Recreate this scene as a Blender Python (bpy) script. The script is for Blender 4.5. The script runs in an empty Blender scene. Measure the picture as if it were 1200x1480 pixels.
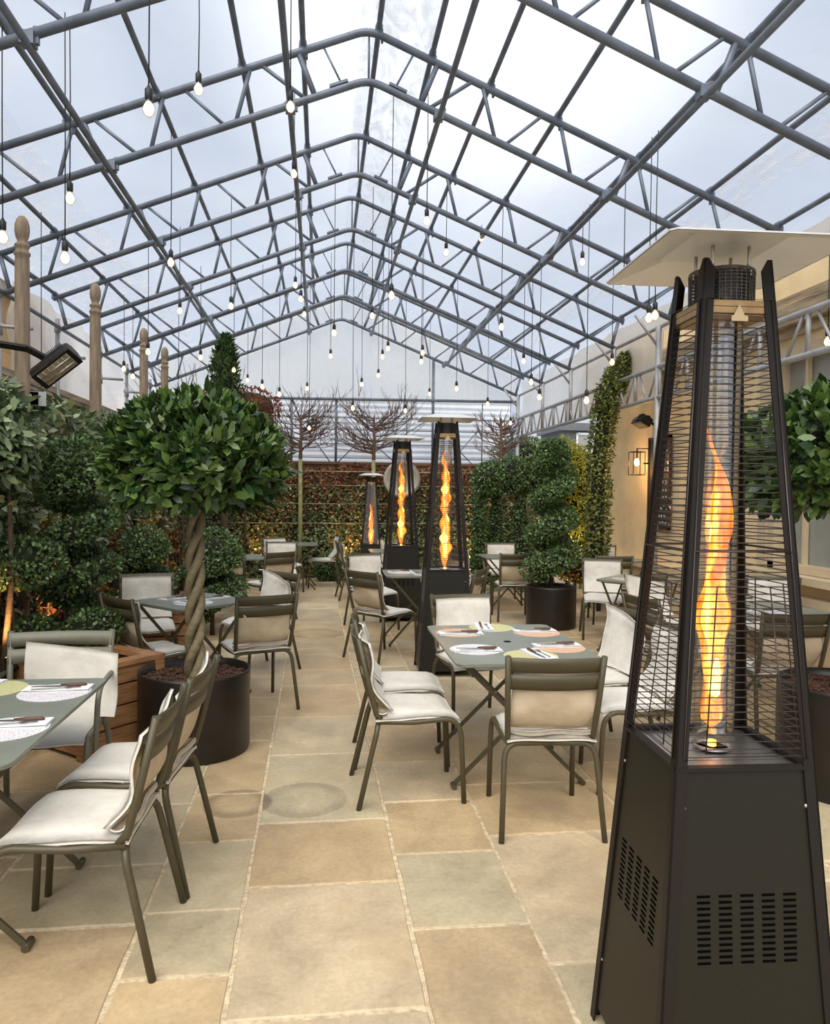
import bpy, math, random
import numpy as np
from mathutils import Vector, Matrix
R = random.Random(7); NR = np.random.RandomState(11)
PI = math.pi
S = bpy.context.scene; COL = S.collection
# ---------------------------------------------------------------- camera
F, YAW, PIT, ROLL, EYE = 1096.0, 0.122, 0.025, -0.011, 1.6
cy, sy, cp, sp, cr, sr = math.cos(YAW), math.sin(YAW), math.cos(PIT), math.sin(PIT), math.cos(ROLL), math.sin(ROLL)
r0 = Vector((cy, -sy, 0)); fw = Vector((sy*cp, cy*cp, -sp)); u0 = Vector((sy*sp, cy*sp, cp))
rr = r0*cr - u0*sr; uu = r0*sr + u0*cr
cd = bpy.data.cameras.new('camera'); cam = bpy.data.objects.new('camera', cd); COL.objects.link(cam)
cam.matrix_world = Matrix(((rr.x, uu.x, -fw.x, 0), (rr.y, uu.y, -fw.y, 0), (rr.z, uu.z, -fw.z, EYE), (0, 0, 0, 1)))
cd.sensor_fit = 'HORIZONTAL'; cd.sensor_width = 36; cd.lens = 36*F/1200; cd.clip_start = .05; cd.clip_end = 300
S.camera = cam
# ---------------------------------------------------------------- world: bright overcast sky
SKY = 1.0
W = bpy.data.worlds.new('overcast_sky'); S.world = W; W.use_nodes = True
nt = W.node_tree; N = nt.nodes; L = nt.links; N.clear()
out = N.new('ShaderNodeOutputWorld'); bg = N.new('ShaderNodeBackground'); bg.inputs[1].default_value = SKY
tc = N.new('ShaderNodeTexCoord')
mp = N.new('ShaderNodeMapping'); mp.inputs['Scale'].default_value = (1, 1, 2.2); L.new(tc.outputs['Generated'], mp.inputs[0])
n1 = N.new('ShaderNodeTexNoise'); n1.inputs['Scale'].default_value = 2.6; n1.inputs['Detail'].default_value = 7; n1.inputs['Roughness'].default_value = .55; n1.inputs['Distortion'].default_value = .4
L.new(mp.outputs[0], n1.inputs['Vector'])
rmp = N.new('ShaderNodeValToRGB'); rmp.color_ramp.elements[0].position = .36; rmp.color_ramp.elements[0].color = (.42, .465, .55, 1)
rmp.color_ramp.elements[1].position = .66; rmp.color_ramp.elements[1].color = (.54, .58, .65, 1)
L.new(n1.outputs['Fac'], rmp.inputs[0])
dt = N.new('ShaderNodeVectorMath'); dt.operation = 'DOT_PRODUCT'; dt.inputs[1].default_value = Vector((.16, .8, .60)).normalized()
L.new(tc.outputs['Generated'], dt.inputs[0])
mr = N.new('ShaderNodeMapRange'); mr.inputs[1].default_value = .94; mr.inputs[2].default_value = .995; mr.inputs[3].default_value = 0; mr.inputs[4].default_value = 1.0; mr.interpolation_type = 'SMOOTHSTEP'
L.new(dt.outputs['Value'], mr.inputs[0])
mx = N.new('ShaderNodeMix'); mx.data_type = 'RGBA'; mx.inputs[7].default_value = (.92, .93, .95, 1)
L.new(mr.outputs[0], mx.inputs[0]); L.new(rmp.outputs[0], mx.inputs[6])
L.new(mx.outputs[2], bg.inputs[0]); L.new(bg.outputs[0], out.inputs[0])
# sun behind thin cloud: very soft
sl = bpy.data.lights.new('cloud_sun', 'SUN'); sl.energy = 2.8; sl.angle = math.radians(64); sl.color = (1, .93, .82)
so = bpy.data.objects.new('cloud_sun', sl); COL.objects.link(so); so.rotation_euler = Vector((.20, .58, -.78)).to_track_quat('-Z', 'Y').to_euler()
S.view_settings.view_transform = 'Standard'; S.view_settings.look = 'None'; S.view_settings.gamma = 1
S.view_settings.use_curve_mapping = False; S.view_settings.exposure = 0.55
# ---------------------------------------------------------------- materials
def nodes(name):
    m = bpy.data.materials.new(name); m.use_nodes = True
    n = m.node_tree.nodes; b = n['Principled BSDF']; return m, n, m.node_tree.links, b
def mat(name, col, rough=.5, metal=0, var=.15, scale=8, bump=0, bscale=60, stretch=(1,1,1), spec=None, trans=0, sheen=0):
    m, n, l, b = nodes(name)
    tc = n.new('ShaderNodeTexCoord'); mp = n.new('ShaderNodeMapping'); mp.inputs['Scale'].default_value = stretch; l.new(tc.outputs['Object'], mp.inputs[0])
    no = n.new('ShaderNodeTexNoise'); no.inputs['Scale'].default_value = scale; no.inputs['Detail'].default_value = 6; l.new(mp.outputs[0], no.inputs['Vector'])
    rp = n.new('ShaderNodeValToRGB'); e = rp.color_ramp.elements
    e[0].position = .3; e[1].position = .7
    e[0].color = tuple(c*(1-var) for c in col)+(1,); e[1].color = tuple(min(1, c*(1+var)) for c in col)+(1,)
    l.new(no.outputs['Fac'], rp.inputs[0]); l.new(rp.outputs[0], b.inputs['Base Color'])
    b.inputs['Roughness'].default_value = rough; b.inputs['Metallic'].default_value = metal
    if spec is not None: b.inputs['Specular IOR Level'].default_value = spec
    if bump:
        nb = n.new('ShaderNodeTexNoise'); nb.inputs['Scale'].default_value = bscale; nb.inputs['Detail'].default_value = 4; l.new(mp.outputs[0], nb.inputs['Vector'])
        bp = n.new('ShaderNodeBump'); bp.inputs['Strength'].default_value = bump; bp.inputs['Distance'].default_value = .02
        l.new(nb.outputs['Fac'], bp.inputs['Height']); l.new(bp.outputs[0], b.inputs['Normal'])
    return m
def emit(name, col, st, col2=None, st2=None, scale=10, alpha=False, stretch=(1, 1, .35)):
    m, n, l, b = nodes(name); n.remove(b); o = n['Material Output']
    e = n.new('ShaderNodeEmission'); e.inputs[0].default_value = col+(1,); e.inputs[1].default_value = st
    res = e
    if col2:
        tc = n.new('ShaderNodeTexCoord'); mp = n.new('ShaderNodeMapping'); mp.inputs['Scale'].default_value = stretch; l.new(tc.outputs['Object'], mp.inputs[0])
        no = n.new('ShaderNodeTexNoise'); no.inputs['Scale'].default_value = scale; no.inputs['Detail'].default_value = 3; no.inputs['Distortion'].default_value = 1.2; l.new(mp.outputs[0], no.inputs['Vector'])
        e2 = n.new('ShaderNodeEmission'); e2.inputs[0].default_value = col2+(1,); e2.inputs[1].default_value = st2
        mr = n.new('ShaderNodeMapRange'); mr.inputs[1].default_value = .4; mr.inputs[2].default_value = .62; l.new(no.outputs['Fac'], mr.inputs[0])
        ms = n.new('ShaderNodeMixShader'); l.new(mr.outputs[0], ms.inputs[0]); l.new(e.outputs[0], ms.inputs[1]); l.new(e2.outputs[0], ms.inputs[2]); res = ms
        if alpha:
            t = n.new('ShaderNodeBsdfTransparent'); m2 = n.new('ShaderNodeMixShader')
            n2 = n.new('ShaderNodeTexNoise'); n2.inputs['Scale'].default_value = scale*1.3; n2.inputs['Detail'].default_value = 2; l.new(mp.outputs[0], n2.inputs['Vector'])
            r2 = n.new('ShaderNodeMapRange'); r2.inputs[1].default_value = .42; r2.inputs[2].default_value = .6; r2.inputs[4].default_value = .85; l.new(n2.outputs['Fac'], r2.inputs[0])
            l.new(r2.outputs[0], m2.inputs[0]); l.new(res.outputs[0], m2.inputs[1]); l.new(t.outputs[0], m2.inputs[2]); res = m2
    l.new(res.outputs[0], o.inputs[0]); return m
def film(name, lo, hi, scale, stretch, tint=(.93, .95, .98), gloss=.25, dif=(.8, .83, .88), bump=.3, t0=.45, t1=.7):
    """clear or milky plastic film: transparent, with wrinkles that scatter light"""
    m, n, l, b = nodes(name); n.remove(b); o = n['Material Output']
    tc = n.new('ShaderNodeTexCoord'); mp = n.new('ShaderNodeMapping'); mp.inputs['Scale'].default_value = stretch; l.new(tc.outputs['Object'], mp.inputs[0])
    no = n.new('ShaderNodeTexNoise'); no.inputs['Scale'].default_value = scale; no.inputs['Detail'].default_value = 8; no.inputs['Roughness'].default_value = .62; no.inputs['Distortion'].default_value = 1.5; l.new(mp.outputs[0], no.inputs['Vector'])
    mr = n.new('ShaderNodeMapRange'); mr.inputs[1].default_value = t0; mr.inputs[2].default_value = t1; mr.inputs[3].default_value = lo; mr.inputs[4].default_value = hi; l.new(no.outputs['Fac'], mr.inputs[0])
    tr = n.new('ShaderNodeBsdfTransparent'); tr.inputs[0].default_value = tint+(1,)
    tl = n.new('ShaderNodeBsdfTranslucent'); tl.inputs[0].default_value = dif+(1,)
    df = n.new('ShaderNodeBsdfDiffuse'); df.inputs[0].default_value = dif+(1,)
    gl = n.new('ShaderNodeBsdfGlossy'); gl.inputs[0].default_value = (.9, .9, .9, 1); gl.inputs['Roughness'].default_value = .12
    bp = n.new('ShaderNodeBump'); bp.inputs['Strength'].default_value = bump; bp.inputs['Distance'].default_value = .05; l.new(no.outputs['Fac'], bp.inputs['Height'])
    for q in (tl, df, gl): l.new(bp.outputs[0], q.inputs['Normal'])
    a = n.new('ShaderNodeMixShader'); a.inputs[0].default_value = .4; l.new(tl.outputs[0], a.inputs[1]); l.new(df.outputs[0], a.inputs[2])
    c = n.new('ShaderNodeMixShader'); c.inputs[0].default_value = gloss; l.new(a.outputs[0], c.inputs[1]); l.new(gl.outputs[0], c.inputs[2])
    d = n.new('ShaderNodeMixShader'); l.new(mr.outputs[0], d.inputs[0]); l.new(tr.outputs[0], d.inputs[1]); l.new(c.outputs[0], d.inputs[2])
    l.new(d.outputs[0], o.inputs[0]); return m
def glassy(name, tint=(.97, .98, .98), g=.1):
    m, n, l, b = nodes(name); n.remove(b); o = n['Material Output']
    tr = n.new('ShaderNodeBsdfTransparent'); tr.inputs[0].default_value = tint+(1,)
    gl = n.new('ShaderNodeBsdfGlossy'); gl.inputs['Roughness'].default_value = .05
    no = n.new('ShaderNodeTexNoise'); no.inputs['Scale'].default_value = 3
    mr = n.new('ShaderNodeMapRange'); mr.inputs[3].default_value = g*.7; mr.inputs[4].default_value = g*1.3; l.new(no.outputs['Fac'], mr.inputs[0])
    d = n.new('ShaderNodeMixShader'); l.new(mr.outputs[0], d.inputs[0]); l.new(tr.outputs[0], d.inputs[1]); l.new(gl.outputs[0], d.inputs[2])
    l.new(d.outputs[0], o.inputs[0]); return m
def leafmat(name, c0, c1, rough=.38, spec=.5, trans=.12):
    m, n, l, b = nodes(name); o = n['Material Output']
    at = n.new('ShaderNodeAttribute'); at.attribute_name = 'tint'
    rp = n.new('ShaderNodeValToRGB'); e = rp.color_ramp.elements; e[0].color = c0+(1,); e[1].color = c1+(1,); e[0].position = .05; e[1].position = .95
    l.new(at.outputs['Fac'], rp.inputs[0]); l.new(rp.outputs[0], b.inputs['Base Color']); b.inputs['Roughness'].default_value = rough; b.inputs['Specular IOR Level'].default_value = spec
    tl = n.new('ShaderNodeBsdfTranslucent'); l.new(rp.outputs[0], tl.inputs[0])
    ms = n.new('ShaderNodeMixShader'); ms.inputs[0].default_value = trans; l.new(b.outputs[0], ms.inputs[1]); l.new(tl.outputs[0], ms.inputs[2]); l.new(ms.outputs[0], o.inputs[0])
    return m
def blockmat(name, col, mortar, bw, bh, axis='YZ', msize=.006, var=.25):
    m, n, l, b = nodes(name)
    tc = n.new('ShaderNodeTexCoord'); sp_ = n.new('ShaderNodeSeparateXYZ'); cm = n.new('ShaderNodeCombineXYZ'); l.new(tc.outputs['Object'], sp_.inputs[0])
    l.new(sp_.outputs[axis[0]], cm.inputs[0]); l.new(sp_.outputs[axis[1]], cm.inputs[1])
    br = n.new('ShaderNodeTexBrick'); br.inputs['Scale'].default_value = 1; br.inputs['Brick Width'].default_value = bw; br.inputs['Row Height'].default_value = bh; br.inputs['Mortar Size'].default_value = msize; br.inputs['Mortar Smooth'].default_value = .4
    br.inputs['Color1'].default_value = tuple(c*(1+var*.5) for c in col)+(1,); br.inputs['Color2'].default_value = tuple(c*(1-var*.5) for c in col)+(1,); br.inputs['Mortar'].default_value = mortar+(1,)
    l.new(cm.outputs[0], br.inputs[0])
    no = n.new('ShaderNodeTexNoise'); no.inputs['Scale'].default_value = 3.5; no.inputs['Detail'].default_value = 8; l.new(tc.outputs['Object'], no.inputs['Vector'])
    mr = n.new('ShaderNodeMapRange'); mr.inputs[3].default_value = .72; mr.inputs[4].default_value = 1.25; l.new(no.outputs['Fac'], mr.inputs[0])
    mu = n.new('ShaderNodeVectorMath'); mu.operation = 'SCALE'; l.new(br.outputs['Color'], mu.inputs[0]); l.new(mr.outputs[0], mu.inputs['Scale']); l.new(mu.outputs[0], b.inputs['Base Color'])
    b.inputs['Roughness'].default_value = .85
    bp = n.new('ShaderNodeBump'); bp.inputs['Strength'].default_value = .4; bp.inputs['Distance'].default_value = .01; l.new(no.outputs['Fac'], bp.inputs['Height']); l.new(bp.outputs[0], b.inputs['Normal'])
    return m
M_STEEL = mat('galvanised_steel', (.16, .185, .225), .5, .3, .25, 6)
M_STEELL = mat('pale_galvanised_steel', (.42, .42, .42), .5, .4, .2, 6)
M_CHAIR = mat('olive_bronze_powder_coat', (.072, .060, .030), .45, .05, .08, 30)
M_CHAIR2 = mat('sage_powder_coat', (.16, .155, .115), .42, .1, .08, 30)
M_TABLE = mat('sage_grey_table_coat', (.235, .255, .215), .33, .1, .1, 5)
M_CUSH = mat('cream_canvas', (.66, .63, .565), .9, 0, .07, 14, .35, 16)
M_CUSHB = mat('shaded_canvas_back', (.58, .48, .34), .9, 0, .07, 14, .35, 16)  # same canvas; warm shadow on the pad backs is put into the colour
M_BLACK = mat('black_powder_coated_steel', (.013, .010, .008), .5, .1, .12, 90, .04, 400, spec=.3)
M_PANEL = mat('charcoal_powder_coated_panel', (.015, .0135, .0085), .45, .1, .10, 160, .05, 500, spec=.3)
M_SLOT = mat('dark_slot', (.003, .003, .003), .95, spec=0)
M_SST = mat('brushed_stainless', (.55, .54, .52), .28, .9, .1, 40)
M_HOOD = mat('pale_stainless_hood', (.74, .73, .70), .35, .45, .05, 8)
M_MESH = mat('perforated_steel', (.12, .11, .10), .4, .8, .3, 60)
M_BRASS = mat('heat_tinted_collar', (.42, .26, .11), .35, .6, .2, 25)
M_WIRE = mat('guard_wire', (.075, .06, .055), .35, .8, .1, 60)
M_POT = mat('black_glazed_pot', (.013, .010, .008), .36, 0, .3, 8, .06, 20, spec=.4)
M_SOIL = mat('bark_mulch', (.10, .045, .026), .95, 0, .6, 60, 1, 90)
M_TRUNK = mat('olive_bark', (.19, .155, .085), .7, 0, .25, 30, .3, 60)
M_DTRUNK = mat('dark_bark', (.075, .05, .03), .85, 0, .3, 30, .4, 60)
M_GTRUNK = mat('mossy_bark', (.27, .27, .11), .8, 0, .3, 20, .3, 50)
M_TWIG = mat('bare_twig', (.12, .075, .055), .85, 0, .3, 20)
M_CORE = mat('dark_foliage_core', (.018, .022, .010), .95, 0, .5, 20)  # solid fill inside foliage; the inner shade is put into its colour
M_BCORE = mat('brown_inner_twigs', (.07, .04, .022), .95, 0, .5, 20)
M_BAY = leafmat('bay_leaf', (.016, .042, .011), (.135, .22, .048), .30, .5)
M_LAUREL = leafmat('laurel_leaf', (.065, .11, .04), (.36, .44, .22), .26, .65)
M_BOX = leafmat('box_leaf', (.038, .078, .022), (.21, .32, .11), .4, .5)
M_IVY = leafmat('ivy_leaf', (.06, .095, .03), (.32, .38, .17), .4, .45)
M_YEW = leafmat('climber_leaf', (.08, .10, .025), (.30, .32, .08), .5, .3)
M_BAMB = leafmat('bamboo_leaf', (.34, .36, .04), (.75, .66, .12), .5, .3, .3)
M_BEECH = leafmat('beech_leaf', (.13, .05, .025), (.42, .21, .10), .6, .25)
M_RUST = leafmat('russet_leaf', (.16, .045, .02), (.36, .14, .07), .6, .25)
M_GOLD = leafmat('golden_leaf', (.20, .10, .015), (.5, .33, .08), .5, .3)
M_CONIF = leafmat('conifer_leaf', (.02, .045, .012), (.08, .14, .035), .6, .25)
M_WOOD = mat('oiled_wood', (.36, .18, .075), .6, 0, .35, 7, .2, 30, (1, 1, 9))
M_POST = mat('weathered_wood_post', (.30, .225, .155), .8, 0, .28, 6, .35, 30, (6, 6, .8))
M_STONE = blockmat('honey_stone_blocks', (.74, .52, .27), (.55, .38, .2), .75, .36)
M_RENDER = mat('honey_render', (.88, .69, .41), .9, 0, .13, 2.2, .2, 12)
M_CORN = mat('weathered_cornice', (.42, .33, .22), .9, 0, .45, 5, .5, 20, (1, .4, 3))
M_CREAMP = mat('cream_paint', (.68, .55, .36), .5, 0, .05)
M_PANE = mat('greyed_window_pane', (.33, .34, .31), .12, 0, .15, 1.5)
M_LIN = mat('white_linen', (.82, .82, .82), .9, 0, .04, 20, .2, 60)
M_CUT = mat('cutlery_steel', (.5, .5, .5), .22, .95, .05)
M_HANDLE = mat('brown_handle', (.10, .045, .028), .5, 0, .2, 40)
M_SOCK = mat('black_lampholder', (.015, .015, .015), .5)
M_BULB = emit('warm_lamp_glass', (1, .60, .26), 4.0)
M_BGL = glassy('bulb_clear_glass', (.98, .95, .88), .12)
M_CHALK = mat('blackboard', (.025, .024, .024), .8, 0, .3, 8)
M_CHALKW = mat('chalk', (.72, .70, .66), .95, 0, .2, 60)
def menumat(name, col, ink):
    m, n, l, b = nodes(name)
    tc = n.new('ShaderNodeTexCoord'); w = n.new('ShaderNodeTexWave'); w.inputs['Scale'].default_value = 22; w.inputs['Distortion'].default_value = 14; w.inputs['Detail'].default_value = 4; w.inputs['Detail Scale'].default_value = 3
    l.new(tc.outputs['Object'], w.inputs[0]); rp = n.new('ShaderNodeValToRGB'); e = rp.color_ramp.elements
    e[0].position = .02; e[1].position = .22; e[0].color = ink+(1,); e[1].color = col+(1,); l.new(w.outputs['Fac'], rp.inputs[0]); l.new(rp.outputs[0], b.inputs['Base Color']); b.inputs['Roughness'].default_value = .8
    return m
M_MENU = {'yellow': menumat('yellow_paper', (.58, .56, .29), (.40, .38, .18)), 'white': menumat('white_paper', (.74, .72, .74), (.42, .36, .44)), 'salmon': menumat('salmon_paper', (.68, .43, .29), (.50, .31, .21))}
# ---------------------------------------------------------------- mesh helpers
class MB:
    def __init__(s): s.v = []; s.f = []; s.m = []; s.s = []
    def add(s, vs, fs, m=0, sm=False):
        o = len(s.v); s.v += [tuple(v) for v in vs]; s.f += [tuple(i+o for i in f) for f in fs]; s.m += [m]*len(fs); s.s += [sm]*len(fs); return s
    def box(s, c, d, rz=0, m=0, rot=None):
        x, y, z = d[0]/2, d[1]/2, d[2]/2; q = rot or Matrix.Rotation(rz, 3, 'Z'); c = Vector(c)
        vs = [c + q@Vector((a, b, e)) for a in (-x, x) for b in (-y, y) for e in (-z, z)]
        return s.add(vs, [(0, 1, 3, 2), (4, 6, 7, 5), (0, 4, 5, 1), (2, 3, 7, 6), (0, 2, 6, 4), (1, 5, 7, 3)], m)
    def bar(s, a, b, w, t, up=(0, 0, 1), m=0):
        a = Vector(a); b = Vector(b); d = (b-a).normalized(); u = Vector(up); x = d.cross(u)
        if x.length < 1e-4: x = d.cross(Vector((0, 1, 0)))
        x.normalize(); y = x.cross(d)
        vs = [p + x*i*w/2 + y*j*t/2 for p in (a, b) for i, j in ((-1, -1), (1, -1), (1, 1), (-1, 1))]
        return s.add(vs, [(0, 3, 2, 1), (4, 5, 6, 7), (0, 1, 5, 4), (1, 2, 6, 5), (2, 3, 7, 6), (3, 0, 4, 7)], m)
    def tube(s, pts, r, n=8, m=0, cap=True, closed=False):
        P = [Vector(p) for p in pts]; k = len(P); rad = r if isinstance(r, (list, tuple)) else [r]*k
        vs = []; ref = None
        for i in range(k):
            a = P[i-1] if (i or closed) else P[0]; b = P[(i+1) % k] if (i < k-1 or closed) else P[-1]
            d = (b-a).normalized()
            if ref is None:
                ref = Vector((0, 0, 1)) if abs(d.z) < .9 else Vector((1, 0, 0))
            x = ref - d*ref.dot(d)
            if x.length < 1e-5: x = d.orthogonal()
            x.normalize(); ref = x; y = d.cross(x)
            vs += [P[i] + (x*math.cos(2*PI*j/n) + y*math.sin(2*PI*j/n))*rad[i] for j in range(n)]
        fs = []
        for i in range(k if closed else k-1):
            i2 = (i+1) % k
            for j in range(n): fs.append((i*n+j, i*n+(j+1) % n, i2*n+(j+1) % n, i2*n+j))
        s.add(vs, fs, m, True)
        if cap and not closed:
            o = len(s.v)-len(vs); s.f += [tuple(o+j for j in range(n))[::-1], tuple(o+(k-1)*n+j for j in range(n))]; s.m += [m, m]; s.s += [False, False]
        return s
    def lathe(s, prof, n=24, c=(0, 0, 0), m=0, sm=True):
        vs = []; c = Vector(c)
        for r, z in prof: vs += [c + Vector((r*math.cos(2*PI*j/n), r*math.sin(2*PI*j/n), z)) for j in range(n)]
        fs = [(i*n+j, i*n+(j+1) % n, (i+1)*n+(j+1) % n, (i+1)*n+j) for i in range(len(prof)-1) for j in range(n)]
        return s.add(vs, fs, m, sm)
    def prism(s, poly, z0, z1, m=0):
        k = len(poly); vs = [(x, y, z0) for x, y in poly] + [(x, y, z1) for x, y in poly]
        return s.add(vs, [tuple(range(k))[::-1], tuple(range(k, 2*k))] + [(i, (i+1) % k, k+(i+1) % k, k+i) for i in range(k)], m)
    def grid(s, fn, nu, nv, m=0, sm=True):
        vs = [fn(i/nu, j/nv) for i in range(nu+1) for j in range(nv+1)]
        return s.add(vs, [(i*(nv+1)+j, (i+1)*(nv+1)+j, (i+1)*(nv+1)+j+1, i*(nv+1)+j+1) for i in range(nu) for j in range(nv)], m, sm)
    def build(s, name, mats, parent=None):
        me = bpy.data.meshes.new(name); me.from_pydata(s.v, [], s.f); ms = mats if isinstance(mats, (list, tuple)) else [mats]
        for q in ms: me.materials.append(q)
        me.polygons.foreach_set('material_index', s.m); me.polygons.foreach_set('use_smooth', s.s); me.update()
        o = bpy.data.objects.new(name, me); COL.objects.link(o)
        if parent: o.parent = parent
        return o
def tag(o, label=None, cat=None, group=None, kind=None):
    if label: o['label'] = label
    if cat: o['category'] = cat
    if group: o['group'] = group
    if kind: o['kind'] = kind
    return o
def empty(name, loc, rz=0, label=None, cat=None, group=None):
    o = bpy.data.objects.new(name, None); COL.objects.link(o); o.empty_display_size = .05
    o.location = loc; o.rotation_euler = (0, 0, rz); return tag(o, label, cat, group)
KIDS = {}
def kids(o): return [c for c in bpy.data.objects if c.parent == o]
def dup(root, loc, rz, label, group=None, scale=1):
    r = root.copy(); COL.objects.link(r); r.location = loc; r.rotation_euler = (0, 0, rz); r.scale = (scale,)*3
    r['label'] = label
    if group: r['group'] = group
    for ch in kids(root):
        c = ch.copy(); COL.objects.link(c); c.parent = r
        for g in kids(ch):
            d = g.copy(); COL.objects.link(d); d.parent = c
    return r
def face(dx, dy): return math.atan2(-dx, dy)      # rotation that turns local +Y to (dx,dy)
def sq(a): return [Vector(a[i]) for i in range(len(a))]
def arc(a, c, b, n=5):      # quadratic bend a -> b with control c
    a, c, b = Vector(a), Vector(c), Vector(b)
    return [a*(1-t)**2 + c*2*t*(1-t) + b*t*t for t in [i/n for i in range(n+1)]]
def rrect(w, h, r, n=5):
    o = []
    for cx, cy_, a in ((w/2-r, h/2-r, 0), (-w/2+r, h/2-r, 90), (-w/2+r, -h/2+r, 180), (w/2-r, -h/2+r, 270)):
        for i in range(n+1):
            t = math.radians(a+90*i/n); o.append((cx+r*math.cos(t), cy_+r*math.sin(t)))
    return o
# ---- leaves
def unit(a): return a/np.maximum(np.linalg.norm(a, axis=1, keepdims=True), 1e-9)
def leaf_arrays(P, Nn, size, width=.36, out=.7, up=.15, jit=.9, sag=.12):
    n = len(P); rnd = NR.normal(size=(n, 3))
    D = unit(Nn*out + rnd*jit*.6 + np.array([0, 0, up])); 
    fcn = unit(Nn + NR.normal(size=(n, 3))*.45 + np.array([0, 0, .35]))
    X = unit(np.cross(D, fcn)); Z = np.cross(X, D)
    s = size*(.7+.6*NR.rand(n, 1)); w = width*s*.5
    at = lambda u: P + D*s*u - Z*s*sag*u*u
    V = np.stack([P, at(.52)-Z*s*.05, at(1), at(.28)-X*w*.86, at(.68)-X*w*.90, at(.28)+X*w*.86, at(.68)+X*w*.90], 1).reshape(-1, 3)
    return V
def foliage(name, groups, parent, core=None, coremat=None):
    """groups: list of (P, N, size, material, kwargs); core: MB added beneath the leaves"""
    vs, idx, mi, tint = [], [], [], []; o = 0; mats = []
    for P, Nn, size, m, kw in groups:
        V = leaf_arrays(np.asarray(P, float), np.asarray(Nn, float), size, **kw); n = len(P)
        base = o + 7*np.arange(n)[:, None]
        f = np.concatenate([base+np.array([0, 5, 6, 1]), base+np.array([0, 1, 4, 3]), base+np.array([1, 6, 2, 4])], 1).reshape(-1, 4)
        vs.append(V); idx.append(f); mats.append(m); mi.append(np.full(len(f), len(mats)-1)); tint.append(np.repeat(NR.rand(n)**1.5, 7)); o += len(V)
    nq = sum(len(f) for f in idx); loops = np.concatenate(idx).reshape(-1); starts = np.arange(nq)*4; tot = np.full(nq, 4); smf = np.ones(nq, bool)
    if core:
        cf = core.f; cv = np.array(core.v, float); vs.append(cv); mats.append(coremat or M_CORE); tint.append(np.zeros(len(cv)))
        mi.append(np.full(len(cf), len(mats)-1)); fl = []; st = []; tt = []; k = nq*4
        for f in cf: fl += [i+o for i in f]; st.append(k); tt.append(len(f)); k += len(f)
        loops = np.concatenate([loops, fl]); starts = np.concatenate([starts, st]); tot = np.concatenate([tot, tt])
    V = np.concatenate(vs); me = bpy.data.meshes.new(name)
    me.vertices.add(len(V)); me.vertices.foreach_set('co', V.reshape(-1)); me.loops.add(len(loops)); me.loops.foreach_set('vertex_index', loops.astype(np.int32))
    me.polygons.add(len(starts)); me.polygons.foreach_set('loop_start', starts.astype(np.int32))
    try: me.polygons.foreach_set('loop_total', tot.astype(np.int32))
    except Exception: pass
    for q in mats: me.materials.append(q)
    me.polygons.foreach_set('material_index', np.concatenate(mi).astype(np.int32))
    me.update(calc_edges=True); me.validate()
    ca = me.color_attributes.new('tint', 'FLOAT_COLOR', 'POINT'); t = np.concatenate(tint); c4 = np.stack([t, t, t, np.ones_like(t)], 1)
    if len(me.vertices) == len(c4): ca.data.foreach_set('color', c4.reshape(-1))
    ob = bpy.data.objects.new(name, me); COL.objects.link(ob)
    if parent: ob.parent = parent
    return ob
def ellip(c, r, n, lump=.1, k=5, zmin=-1, seed=0):
    d = unit(NR.normal(size=(int(n*1.0), 3))); d = d[d[:, 2] >= zmin]
    w = 1 + lump*np.sin(d[:, :1]*k+seed)*np.sin(d[:, 1:2]*k*1.3+seed*2)*np.cos(d[:, 2:3]*k) + lump*.6*NR.normal(size=(len(d), 1))*.5
    P = np.array(c) + d*np.array(r)*w; return P, unit(d/np.array(r))
def slabpts(lo, hi, faces, n, lump=.06):
    """points on chosen faces of a box, bumped outwards"""
    lo, hi = np.array(lo, float), np.array(hi, float); d = hi-lo; A = []
    for f in faces:
        ax = 'xyz'.index(f[0]); a = [i for i in range(3) if i != ax]; A.append(d[a[0]]*d[a[1]])
    A = np.array(A)/sum(A); P, Nn = [], []
    for f, a in zip(faces, A):
        k = int(n*a); ax = 'xyz'.index(f[0]); sgn = 1 if f[1] == '+' else -1
        q = lo + NR.rand(k, 3)*d; q[:, ax] = (hi if sgn > 0 else lo)[ax]
        o1, o2 = [i for i in range(3) if i != ax]
        q[:, ax] += sgn*lump*(np.sin(q[:, o1]*4.1+1)*np.cos(q[:, o2]*5.3) + .7*NR.normal(size=k)*.6)
        nn = np.zeros((k, 3)); nn[:, ax] = sgn; P.append(q); Nn.append(nn)
    return np.concatenate(P), np.concatenate(Nn)
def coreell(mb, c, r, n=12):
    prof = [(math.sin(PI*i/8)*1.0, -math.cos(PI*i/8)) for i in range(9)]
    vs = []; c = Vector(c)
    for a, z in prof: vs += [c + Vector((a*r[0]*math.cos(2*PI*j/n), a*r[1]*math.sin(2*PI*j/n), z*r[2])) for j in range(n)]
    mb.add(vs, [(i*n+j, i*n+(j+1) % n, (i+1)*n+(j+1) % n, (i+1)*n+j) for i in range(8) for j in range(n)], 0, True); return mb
# ================================================================ SETTING
def struct(o): o['kind'] = 'structure'; return o
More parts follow.
